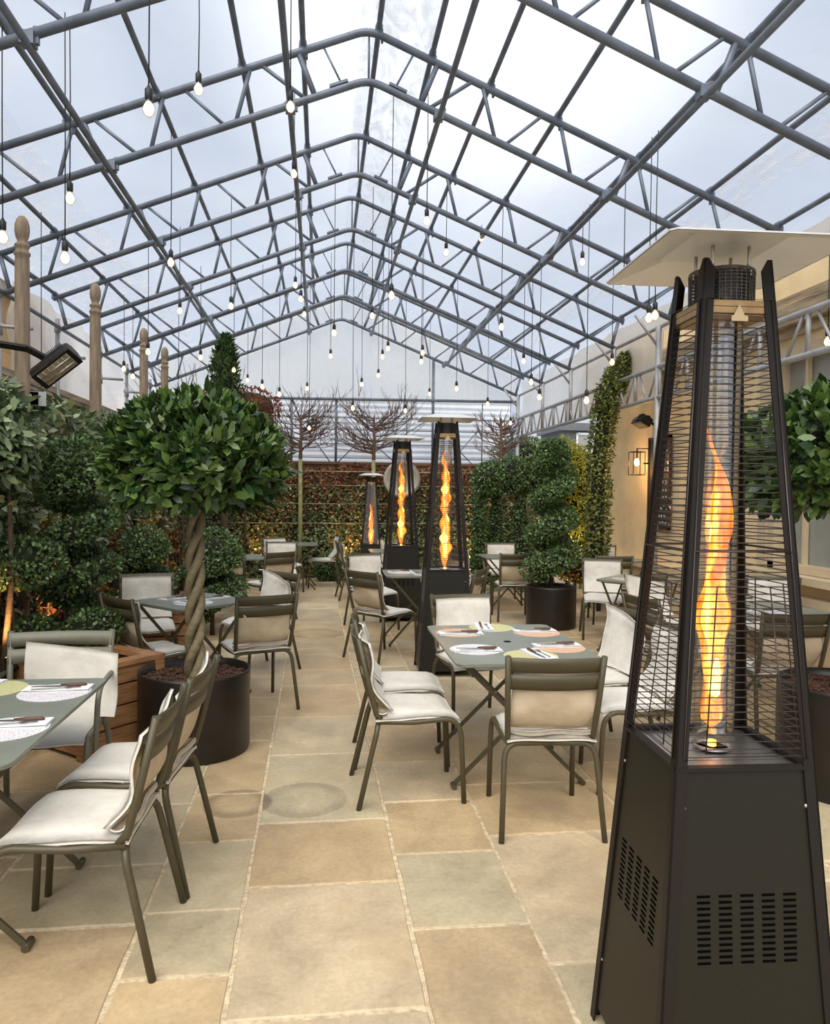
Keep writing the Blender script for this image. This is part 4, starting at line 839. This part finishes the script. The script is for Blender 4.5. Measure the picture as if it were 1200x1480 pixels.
cloud((-1.98, 5.15, 0), 'glossy laurel bush at the left picture edge in front of the tall hedge', [((-.08, 0, 1.90), (.22, .26, .27)), ((-.2, .1, 1.6), (.2, .2, .25))], [[(-.1, 0, 0), (0, 0, 1.0), (-.02, 0, 1.8)]], .085, M_LAUREL, name='laurel_bush', dens=560, kw=dict(width=.42, out=.5, up=-.1, jit=1.0, sag=.2))
# left laurel hedge
def hedge(name, label, loc, lo, hi, faces, groups, stems=None, stemmat=M_DTRUNK, coremat=M_CORE, inset=.10, parts=None):
    t = empty(name, loc, 0, label, 'hedge')
    c = MB(); l_ = [a+inset for a in lo]; h_ = [b-inset for b in hi]; l_[2] = lo[2]; c.box([(a+b)/2 for a, b in zip(l_, h_)], [b-a for a, b in zip(l_, h_)])
    gs = []
    for zlo, zhi, n, size, m, kw in groups:
        P, Nn = slabpts((lo[0], lo[1], zlo), (hi[0], hi[1], zhi), faces if zhi >= hi[2]-.01 else [f for f in faces if f[0] != 'z'], n, .05); gs.append((P, Nn, size, m, kw))
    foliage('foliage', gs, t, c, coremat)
    if stems: stems.build('stems', stemmat, t)
    return t
st = MB(); q = random.Random(9)
for i in range(60):
    y = 2.3+i*.19+q.uniform(-.06, .06)-8.2; x = q.uniform(.26, .36); st.tube([(x, y, 0), (x+q.uniform(-.05, .08), y+q.uniform(-.25, .25), .7), (x-.05, y+q.uniform(-.3, .3), 1.4)], [.02, .015, .01], 6)
hedge('laurel_hedge', 'tall glossy laurel hedge along the left wall with bare brown base', (-2.55, 8.2, 0), (-.30, -6.2, 0), (.32, 5.8, 2.30), ['x+', 'z+', 'y-'],
  [(1.25, 2.30, 13500, .098, M_LAUREL, dict(width=.42, out=.45, up=-.15, jit=1.0, sag=.2)), (.95, 1.5, 2500, .075, M_LAUREL, dict(width=.42, out=.5, up=-.2)), (.1, 1.3, 3000, .06, M_GOLD, dict(width=.6, out=.5, up=0)), (.1, 1.2, 1500, .06, M_RUST, dict(width=.5, out=.5, up=0)), (0, .9, 1600, .05, M_BOX, dict(width=.5, out=.6, up=.2))], st, M_DTRUNK, M_BCORE)
# far hedge
hedge('ivy_hedge', 'long ivy and beech hedge across the far end with rust brown top', (.5, 14.35, 0), (-3.2, -.18, 0), (3.7, .18, 2.04), ['y-', 'z+'],
  [(1.2, 2.04, 9000, .055, M_BEECH, dict(width=.6, out=.4, up=-.1)), (0, 1.75, 12500, .058, M_IVY, dict(width=.7, out=.5, up=-.1)), (0, 1.9, 1500, .05, M_GOLD, dict(width=.7, out=.5, up=-.1))], None, None, M_BCORE, .06)
t = empty('hedge_wires', (.5, 14.12, 0), 0, 'pale training wires strung across the far hedge', 'wire')
for z in (1.98, 1.72, 1.38, 1.02): MB().tube([(-3.2, 0, z), (3.7, 0, z+.01)], .005, 5).build('wire', mat('weathered_wire', (.5, .38, .25), .6), t)
# pleached trees
def pleached(x, label, seed, wid=1):
    t = empty('pleached_tree', (x, 14.05, 0), 0, label, 'tree', 'bare pleached trees above the far hedge'); q = random.Random(seed)
    MB().tube([(0, 0, 0), (.01, 0, 1.2), (0, .02, 2.2)], [.045, .04, .036], 9).build('trunk', M_GTRUNK, t)
    m = MB(); m.tube([(0, .02, 2.15), (.01, .02, 2.6), (0, .02, 2.95), (.01, .02, 3.05)], [.036, .026, .022, .008], 8)
    def twig(p, d, l, r, dep):
        pts = [p]; k = 5
        for i in range(k):
            d = (d+Vector((q.uniform(-.25, .25), q.uniform(-.2, .2), q.uniform(-.05, .24)))).normalized(); p = p+d*l/k; pts.append(p)
        m.tube(pts, [r*(1-.7*i/k) for i in range(k+1)], 4, cap=False)
        if dep:
            for _ in range(4): a = q.choice(pts[1:]); twig(a, (d+Vector((q.uniform(-.8, .8), q.uniform(-.4, .4), q.uniform(.1, .9)))).normalized(), l*.45, r*.5, dep-1)
    for i in range(46):
        z = q.uniform(2.3, 2.98); s = q.choice((-1, 1)); b = q.uniform(-.1, .9) if z < 2.85 else q.uniform(.1, 1.3)
        twig(Vector((0, .02, z)), Vector((s*math.cos(b), q.uniform(-.3, .3), math.sin(b)*.7)), wid*q.uniform(.5, .95)*(1 if z < 2.85 else .6), .012, 2 if i % 2 else 1)
    m.build('branches', M_TWIG, t)
pleached(-.403, 'bare pleached tree with pale green trunk left of the far heaters', 3); pleached(.94, 'bare pleached tree behind the farthest heater', 5); pleached(3.34, 'bare pleached tree in the right corner above the far hedge', 8, .55); pleached(-1.75, 'bare pleached tree mostly behind the bay crown and conifer', 11)
# conifer and red shrub behind the bay crown
def tubecloud(t, path, rads, n, size, lm, core=M_CORE, kw=None, kk=.7):
    k = len(path)-1; u = NR.rand(n)*k; i = np.minimum(u.astype(int), k-1); f = (u-i)[:, None]; A = np.array([list(p) for p in path]); P0 = A[i]*(1-f)+A[i+1]*f; rd = np.array(rads); rdd = rd[i]*(1-f[:, 0])+rd[i+1]*f[:, 0]
    D = unit(A[i+1]-A[i]); X = unit(np.cross(D, np.array([0.1, 1, 0.05]))); Y = np.cross(D, X); a = NR.rand(n)*2*PI; Nn = X*np.cos(a)[:, None]+Y*np.sin(a)[:, None]
    P = P0+Nn*(rdd*(1+.14*NR.normal(size=n)+.12*np.sin(u*9+a*2)))[:, None]
    return foliage('foliage', [(P, Nn, size, lm, kw or dict(width=.4, out=.6, up=.7))], t, MB().tube(path, [r*kk for r in rads], 8), core)
t = empty('conifer', (-1.52, 12.2, 0), 0, 'dark upright conifer poking up behind the round bay crown', 'tree')
MB().tube([(0, 0, 0), (0, 0, 2.6)], .06, 8).build('trunk', M_DTRUNK, t)
tubecloud(t, [(.05, 0, 2.2), (.02, 0, 2.9), (-.02, 0, 3.4), (0, 0, 3.75), (.0, 0, 4.0)], [.17, .20, .18, .12, .03], 3000, .10, M_CONIF, kw=dict(width=.22, out=.35, up=1.0))
cloud((-1.25, 12.6, 0), 'russet leaved shrub right of the conifer behind the bay crown', [((.05, 0, 2.95), (.50, .3, .32)), ((-.4, .0, 3.05), (.3, .3, .3))], [[(0, 0, 0), (0, 0, 1.6), (.05, 0, 2.8)]], .05, M_RUST, name='russet_shrub', dens=330, core=M_BCORE)
t = empty('bare_shrub', (-2.2, 12.4, 0), 0, 'leafless branching shrub left of the conifer above the bay crown', 'shrub'); m = MB(); q = random.Random(21)
m.tube([(0, 0, 0), (0, 0, 2.3)], .03, 6)
for i in range(26):
    p = Vector((0, 0, 2.2)); d = Vector((q.uniform(-.9, .7), q.uniform(-.3, .3), 1)).normalized(); pts = [p]
    for k in range(6): d = (d+Vector((q.uniform(-.3, .3), q.uniform(-.2, .2), q.uniform(-.1, .2)))).normalized(); p = p+d*.24; pts.append(p)
    m.tube(pts, [.012-.0016*k for k in range(7)], 4, cap=False)
m.build('branches', M_TWIG, t)
# clipped arch of standards at right
t = empty('clipped_arch', (3.15, 12.0, 0), 0, 'dark green clipped arch on twisted stems left of the box spiral top', 'hedge')
for i, x in enumerate((-.55, .18, .62)): MB().tube([(x+.04*math.sin(z*7+i), .02*math.cos(z*7), z) for z in [k*.12 for k in range(14)]], .022, 7).build('stem', M_TRUNK, t)
cb = []; cm = MB()
for c, r in (((-.48, 0, 1.83), (.27, .3, .27)), ((-.08, 0, 1.90), (.27, .3, .29)), ((.30, 0, 1.92), (.28, .3, .30)), ((.70, 0, 1.88), (.27, .3, .28)), ((-.62, .05, 1.1), (.11, .15, .62)), ((-.30, .15, .9), (.10, .15, .8)), ((.10, .1, .85), (.17, .2, .8)), ((-.50, .25, .6), (.2, .15, .5))):
    P, Nn = ellip(c, r, 2300, .1, 5, -1, c[0]*9); cb.append((P, Nn)); coreell(cm, c, [x*.84 for x in r])
foliage('foliage', [(np.concatenate([g[0] for g in cb]), np.concatenate([g[1] for g in cb]), .042, M_BOX, dict(width=.6, out=.7, up=.2))], t, cm)
# bamboo and leaning climber
cloud((4.40, 12.5, 0), 'yellow green bamboo clump lit from below beside the leaning climber', [((-.05, 0, 1.55), (.32, .3, .85)), ((-.32, 0, 2.05), (.26, .2, .52)), ((-.1, 0, .8), (.3, .3, .6))], [[(.1*i-.2, 0, 0), (.1*i-.22, 0, 1.2), (.12*i-.3, 0, 2.3)] for i in range(5)], .11, M_BAMB, M_BAMB and mat('yellow_cane', (.5, .38, .08), .5), 'bamboo_clump', 420, 'bamboo', M_CORE, dict(width=.2, out=.3, up=-.5, jit=1.2))
t = empty('climber_column', (3.80, 10.05, 0), 0, 'tall ivy like climber column leaning right at its top against the stone house', 'climber')
MB().tube([(0, 0, 0), (.02, 0, 1.5), (.02, 0, 2.7)], .035, 8).build('trunk', M_DTRUNK, t)
tubecloud(t, [(-.02, 0, .35), (-.04, 0, 1.2), (-.03, 0, 2.0), (.03, 0, 2.7), (.13, 0, 3.1), (.33, -.05, 3.42), (.48, -.05, 3.58)], [.13, .15, .135, .14, .15, .11, .03], 6500, .050, M_YEW, kw=dict(width=.5, out=.7, up=-.1))
cloud((4.75, 16.3, 0), 'leafy tree beyond the right corner behind the lattice beam', [((-.3, 0, 2.45), (.75, .5, .38)), ((.4, 0, 2.2), (.6, .5, .5))], [[(0, 0, 0), (0, 0, 2.2)]], .06, M_IVY, M_DTRUNK, 'corner_tree', 420, 'tree')
cloud((3.75, 10.9, 0), 'low leafy shrub with golden leaves between box spiral and climber column', [((0, 0, .55), (.3, .25, .25))], [[(0, 0, 0), (0, 0, .5)]], .045, M_GOLD, M_DTRUNK, 'golden_shrub', 700)
# timber planters
def planter(loc, rz, label, w, d, h):
    t = empty('timber_planter', loc, rz, label, 'planter', 'timber planters')
    for s in (-1, 1):
        for k in range(4):
            z = .04+h/4*k+h/8-.02; MB().box((0, s*d/2, z), (w-.05, .025, h/4-.012)).build('board', M_WOOD, t); MB().box((s*w/2, 0, z), (.025, d-.05, h/4-.012)).build('board', M_WOOD, t)
    for a in (-1, 1):
        for b in (-1, 1): MB().box((a*(w/2-.005), b*(d/2-.005), h/2), (.07, .07, h)).build('corner_post', M_WOOD, t)
        MB().box((0, a*(d/2-.02), h+.015), (w+.08, .10, .03)).build('top_rail', M_WOOD, t); MB().box((a*(w/2-.02), 0, h+.016), (.10, d-.12, .03)).build('top_rail', M_WOOD, t)
    MB().box((0, 0, h-.06), (w-.04, d-.04, .04)).build('soil', M_SOIL, t)
planter((-1.45, 5.02, 0), math.radians(51), 'oiled timber planter box behind the armchair left of the bay pot', .52, .62, .52)
planter((-1.55, 7.45, 0), math.radians(6), 'oiled timber planter box partly hidden behind the table beyond the bay pot', .75, .5, .46)
planter((-2.05, 4.2, 0), 0, 'low timber planter box at the left edge behind the armchair', .5, 1.0, .42)
# flowers on far table
t = empty('flower_pot', (1.06, 11.25, .738), 0, 'small pot of yellow flowers on the table in front of the farthest heater', 'flowers')
MB().lathe([(.04, 0), (.055, .09), (.05, .09), (0, .08)], 16).build('pot', M_RENDER, t)
P, Nn = ellip((0, 0, .15), (.11, .10, .08), 260, .1); foliage('foliage', [(P[:130], Nn[:130], .05, M_BOX, dict(width=.4)), (P[130:], Nn[130:], .045, M_BAMB, dict(width=.6))], t)
# pale round mirror dish on the far hedge
o = MB().lathe([(0, -.02), (.16, -.01), (.28, .03), (.34, .08), (.345, .085), (.28, .04), (.16, .0), (0, -.01)], 32).build('mirror_dish', mat('grey_dish', (.42, .38, .31), .35, .2)); o.rotation_euler = (math.radians(90), 0, 0); o.location = (1.46, 14.02, 1.85); tag(o, 'pale round convex dish mounted on the far hedge behind the heaters', 'mirror')
# ================================================================ LAMPS
bp = empty('pendant_bulb', (0, 0, -5)); BL = 1.0
m = MB(); m.lathe([(.018, .002), (.021, 0), (.021, -.05), (.017, -.055)], 12); m.lathe([(0, .022), (.008, .02), (.012, .008), (.018, .002)], 12); SOCKM = m
def bulb(u, v, Y, label='small warm festoon bulb hanging on a long cord high under the clear roof', grp='festoon bulbs', topx=None, yb=None):
    # pixel of the bulb measured on the photograph -> place at depth Y
    p = (u-600)/F; q_ = -(v-740)/F; a = p*cr+q_*sr; b = -p*sr+q_*cr; y = cp+b*sp; z = -sp+b*cp; X = a*cy+y*sy; Yy = -a*sy+y*cy
    x, z = X/Yy*Y, z/Yy*Y+EYE; top = zt(x)+.03
    best = None
    for xp in PUX+[-1.731, -.289, .962, 2.455]:
        if xp*x > 0 and abs(x) > .05 and v > 160:
            Yc = Y*xp/x
            if abs(math.log(Yc/Y)) < .22 and Yc < 15 and (best is None or abs(math.log(Yc/Y)) < abs(math.log(best/Y))): best = Yc
    if best: x, z, Y = x*best/Y, (z-EYE)*best/Y+EYE, best; top = zt(x)+.03
    t = empty('pendant_bulb', (x, Y, z), R.random()*6, label, 'light bulb', grp)
    return t, top-z
BUL = [(215, 151, 4.3), (287, 124, 5.4), (420, 150, 5.6), (101, 282, 6.0), (94, 368, 5.8), (4, 338, 5.4), (425, 248, 8.2), (247, 376, 8.0), (260, 447, 8.6), (334, 440, 9.2), (427, 410, 10.0), (435, 430, 10.6), (440, 452, 11.2), (483, 479, 9.4), (566, 424, 7.4), (538, 454, 9.8), (645, 362, 8.0), (617, 316, 8.6), (696, 343, 8.2), (842, 376, 7.8), (902, 404, 7.0), (938, 456, 6.6), (947, 452, 6.7), (1197, 490, 5.6), (725, 470, 9.2), (757, 520, 10.0), (885, 521, 8.8), (848, 576, 8.6), (780, 572, 9.8), (768, 550, 10.4), (478, 513, 12.6), (547, 541, 13.2), (523, 554, 13.0), (561, 502, 11.6), (553, 514, 12.0), (609, 521, 11.4), (660, 560, 12.4), (621, 568, 12.8), (705, 582, 12.6), (586, 592, 13.4), (510, 588, 13.2), (444, 560, 12.4), (404, 568, 12.2), (379, 557, 12.0), (358, 548, 11.6), (290, 515, 10.6), (258, 568, 12.2), (192, 542, 11.0), (179, 531, 10.6), (214, 506, 10.4), (338, 533, 11.8), (447, 617, 13.6), (60, 575, 8.0), (738, 610, 13.8), (611, 508, 12.2)]  # lowest entry is a bulb's reflection, added here as a hanging bulb
names = {0: 'largest hanging bulb at upper left, first from the left edge side of the roof', 1: 'second large hanging bulb at upper left, right of the largest one', 2: 'bulb hanging where the lower left pipe meets the high truss', 3: 'upper of the two bulbs hanging close together at the left, over the left posts', 4: 'lower of the two bulbs hanging close together at the left, over the left posts', 5: 'bulb cut by the left picture edge beside the tallest timber post', 14: 'large bulb hanging just right of the roof centre above the gable', 23: 'bulb at the right picture edge beside the lattice beam', 21: 'left bulb of the close pair left of the near heater top', 22: 'right bulb of the close pair left of the near heater top', 20: 'bulb hanging just under the left tip of the near heater hood', 26: 'bulb beside the top of the leaning climber column', 27: 'bulb hanging in front of the lattice beam left of the leaning climber', 52: 'bulb low at far left above the hedge beside the small white box', 51: 'added bulb standing for a reflection, lowest, in front of the left bare pleached tree'}
bands = [(350, 'above the timber post tops'), (430, 'level with the near heater hood'), (500, 'level with the apex of the end truss'), (562, 'just above the gable cross pipe'), (999, 'at or below the gable cross pipe')]
orn = ['first', 'second', 'third', 'fourth', 'fifth', 'sixth', 'seventh', 'eighth', 'ninth', 'tenth', 'eleventh', 'twelfth', 'thirteenth', 'fourteenth', 'fifteenth', 'sixteenth', 'seventeenth', 'eighteenth', 'nineteenth', 'twentieth', 'twenty first', 'twenty second']
lo_b = -1
for hi_b, txt in bands:
    row = sorted([i for i in range(len(BUL)) if lo_b <= BUL[i][1] < hi_b], key=lambda i: BUL[i][0]); lo_b = hi_b
    for n_, i in enumerate(row): names.setdefault(i, 'small warm bulb, %s from left among bulbs %s' % (orn[n_], txt))
for i, (u, v, Y) in enumerate(BUL):
    t, ln = bulb(u, v, Y, names.get(i, 'small warm festoon bulb hanging on a long cord high under the clear roof')); ln = max(.08, ln)
    if i == 0: 
        m = MB(); m.v, m.f, m.m, m.s = SOCKM.v, SOCKM.f, SOCKM.m, SOCKM.s; so_ = m.build('lampholder', M_SOCK, t)
        m = MB(); m.lathe([(.015, -.052), (.026, -.072), (.036, -.100), (.032, -.128), (.016, -.146), (0, -.150)], 14); gb = m.build('glass_bulb', M_BGL, t)
        m = MB(); m.lathe([(0, -.060), (.013, -.068), (.026, -.090), (.029, -.106), (.018, -.130), (0, -.138)], 10); fb = m.build('glowing_filament', M_BULB, t)
    else:
        for src in (so_, gb, fb):
            c = src.copy(); COL.objects.link(c); c.parent = t
    for k in kids(t): k.location = (0, 0, .08)
    MB().tube([(0, 0, .095), (.004, 0, .08+ln*.5), (0, 0, .08+ln)], .0042, 5).build('cord', M_SOCK, t)
bpy.data.objects.remove(bp)
# infrared heaters
def irheater(name, loc, rot, label, arm):
    t = empty(name, loc, 0, label, 'infrared heater', 'infrared heaters'); t.rotation_euler = rot
    m = MB(); prof = [(-.075, -.045), (-.085, 0), (-.065, .06), (0, .09), (.065, .06), (.085, 0), (.075, -.045)]
    L_ = .17; k = len(prof); vs = [(x, y, z) for y in (-L_, -L_+.02, L_-.02, L_) for x, z in [(a*(.9 if abs(y) == L_ else 1), b*(.9 if abs(y) == L_ else 1)) for a, b in prof]]
    m.add(vs, [(r*k+j, r*k+j+1, (r+1)*k+j+1, (r+1)*k+j) for r in range(3) for j in range(k-1)], 0, True); m.add(vs[:k], [tuple(range(k))]); m.add(vs[-k:], [tuple(range(k))[::-1]])
    for i in range(11): m.box((0, -L_+.04+i*.014, .02), (.168, .004, .11))
    m.build('housing', M_BLACK, t)
    m = MB(); m.box((0, 0, -.04), (.155, .34, .015)); f = m.build('front_frame', M_BLACK, t)
    m = MB(); m.box((0, 0, -.049), (.12, .27, .004)); f2 = m.build('reflector', mat('bronze_reflector', (.62, .50, .30), .3, .6), t)
    m = MB()
    for i in range(7): m.tube([(-.06, -.13+i*.043, -.054), (.06, -.13+i*.043, -.054)], .003, 4)
    m.tube([(-.02, -.13, -.052), (-.02, .13, -.052)], .006, 6); m.tube([(.03, -.13, -.052), (.03, .13, -.052)], .006, 6); m.build('grille', M_SST, t)
    m = MB()
    for a, b in zip(arm, arm[1:]): m.bar(a, b, .045, .03)
    m.build('bracket_arm', M_BLACK, t); return t
nz = -Vector((.45, -.62, -.64)).normalized(); ly = Vector((-.62, -.1, -.76)); ly = (ly-nz*ly.dot(nz)).normalized(); lx = ly.cross(nz)
RM = Matrix(((lx.x, ly.x, nz.x), (lx.y, ly.y, nz.y), (lx.z, ly.z, nz.z))); inv = RM.transposed()
irl = irheater('infrared_heater', (-1.66, 5.0, 2.37), RM.to_euler(), 'black infrared heater on an arm at upper left in front of the tallest timber post', [tuple(inv@Vector(v)) for v in ((-.03, .05, .03), (-.22, .06, .13), (-.70, .10, .20))]); irl.scale = (.85,)*3
irheater('infrared_heater', (4.40, 10.1, 2.62), (0, math.radians(30), 0), 'black infrared heater on the right stone house wall above the wall lantern', [(0, 0, .07), (.20, 0, .06)])
irheater('infrared_heater', (4.42, 7.0, 2.42), (0, math.radians(30), 0), 'black infrared heater on the right wall seen through the near heater guard', [(0, 0, .07), (.20, 0, .06)])
t = empty('garden_speaker', (-2.24, 6.25, 2.30), .3, 'small grey and white speaker box perched at the top of the left hedge', 'speaker')
m = MB(); m.prism([(-.09, -.05), (.09, -.05), (.07, .06), (-.07, .06)], -.055, .055); m.build('case', mat('grey_plastic', (.45, .46, .45), .5), t); m = MB(); m.box((0, -.052, 0), (.07, .006, .10)); m.build('speaker_grille', M_SLOT, t); m = MB(); m.tube([(0, 0, -.05), (0, .02, -.9)], .012, 6); m.build('mount', M_BLACK, t)
# wall lantern
t = empty('outdoor_lantern', (4.38, 10.2, 2.05), 0, 'open black framed lantern glowing on the right stone house wall', 'wall lamp')
m = MB(); a, hh = .085, .16
for x in (-a, a):
    for y in (-a, a): m.tube([(x, y, -hh), (x, y, hh)], .006, 5)
for z in (-hh, hh): m.tube([(-a, -a, z), (a, -a, z), (a, a, z), (-a, a, z)], .006, 5, closed=True)
m.build('frame', M_BLACK, t); m = MB(); m.bar((0, 0, hh+.05), (.25, 0, hh+.05), .02, .012); m.bar((.245, 0, hh+.06), (.245, 0, 0), .05, .015, (0, 1, 0)); m.bar((0, 0, hh+.05), (0, 0, .06), .015, .015, (0, 1, 0)); m.bar((.23, 0, 0), (.1, 0, 0), .02, .02); m.build('wall_arm', M_BLACK, t)
m = MB(); m.lathe([(0, .07), (.02, .06), (.035, .02), (.03, -.02), (0, -.04)], 12); m.build('bulb', emit('lantern_bulb', (1, .62, .25), 14), t)
ld = bpy.data.lights.new('lantern_light', 'POINT'); ld.energy = 14; ld.color = (1, .55, .2); ld.shadow_soft_size = .04; lo_ = bpy.data.objects.new('lantern_light', ld); COL.objects.link(lo_); lo_.parent = t; lo_.location = (-.04, 0, -.02)
# garden uplights
ul = None
def uplight(x, y, z, dx, dy, dz, e, label, col=(1, .52, .18)):
    t = empty('garden_uplight', (x, y, z), 0, label, 'spotlight', 'garden uplights'); d = Vector((dx, dy, dz)).normalized()
    MB().tube([Vector((0, 0, 0)) - d*.03, d*.06], .028, 10).build('housing', M_BLACK, t); MB().tube([Vector((0, 0, -min(z, .3)-.0)), (0, 0, 0)], .006, 5).build('stake', M_BLACK, t)
    MB().tube([d*.061, d*.063], .022, 10).build('lens', emit('uplight_lens', (1, .7, .35), 12), t)
    l_ = bpy.data.lights.new('uplight_beam', 'SPOT'); l_.energy = e; l_.color = col; l_.spot_size = math.radians(80); l_.spot_blend = .8; l_.shadow_soft_size = .03; o = bpy.data.objects.new('uplight_beam', l_); COL.objects.link(o); o.parent = t; o.location = d*.08; o.rotation_euler = d.to_track_quat('-Z', 'Y').to_euler()
uplight(.35, 13.95, .12, .15, .35, 1, 60, 'small garden spotlight at the foot of the far hedge left of the far heater')
uplight(2.75, 13.9, .12, 0, .3, 1, 60, 'small garden spotlight at the foot of the far hedge under the clipped arch')
uplight(-1.1, 13.9, .12, 0, .3, 1, 40, 'small garden spotlight at the foot of the far hedge at far left')
uplight(4.05, 12.15, .12, 0, .35, 1, 130, 'small garden spotlight at the foot of the bamboo clump', (1, .78, .3))
uplight(-1.9, 4.95, .5, -.5, .3, .6, 45, 'small garden spotlight low in the left hedge behind the armchair')
uplight(-1.95, 6.4, .3, -.5, .2, .8, 45, 'small garden spotlight low in the left hedge beside the dark spiral')
uplight(-1.95, 9.9, .2, -.3, .2, 1, 30, 'small garden spotlight low in the left hedge beyond the box spirals')
# blackboard with chalk writing
t = empty('blackboard_sign', (4.58, 9.9, 1.77), 0, 'tall framed blackboard with chalk lettering on the right stone house wall', 'sign')
m = MB(); m.box((0, 0, 0), (.03, .60, 1.22)); m.build('board', M_CHALK, t); m = MB()
for y in (-.31, .31): m.box((-.005, y, 0), (.045, .035, 1.28))
for z in (-.62, .62): m.box((-.005, 0, z), (.045, .655, .035))
m.build('board_frame', mat('dark_stained_frame', (.06, .03, .02), .5), t)
m = MB(); q = random.Random(4)
for zz, sz, n in ((.42, .05, 5), (.30, .04, 6), (.17, .06, 4), (.02, .07, 7), (-.10, .05, 5), (-.20, .05, 7), (-.33, .08, 6), (-.46, .07, 3), (-.54, .05, 7)):
    y = -.05*n+.0; 
    for c in range(n):
        p = [(-.018, y+c*.085-.08+q.uniform(-.02, .045), zz+q.uniform(-.5, .5)*sz) for _ in range(5)]; m.tube(p, .006, 4)
m.build('chalk_lettering', M_CHALKW, t)
# window ledge bench below the right window
t = empty('garden_bench', (4.35, 7.4, 0), 0, 'pale timber bench against the right wall under the window', 'bench')
m = MB(); [m.box((-.15+i*.1, 0, .45), (.085, 1.8, .03)) for i in range(4)]; m.build('seat', M_CREAMP, t)
for y in (-.8, 0, .8): MB().box((0, y, .22), (.32, .07, .44)).build('leg', M_CREAMP, t)
bpy.context.view_layer.update()
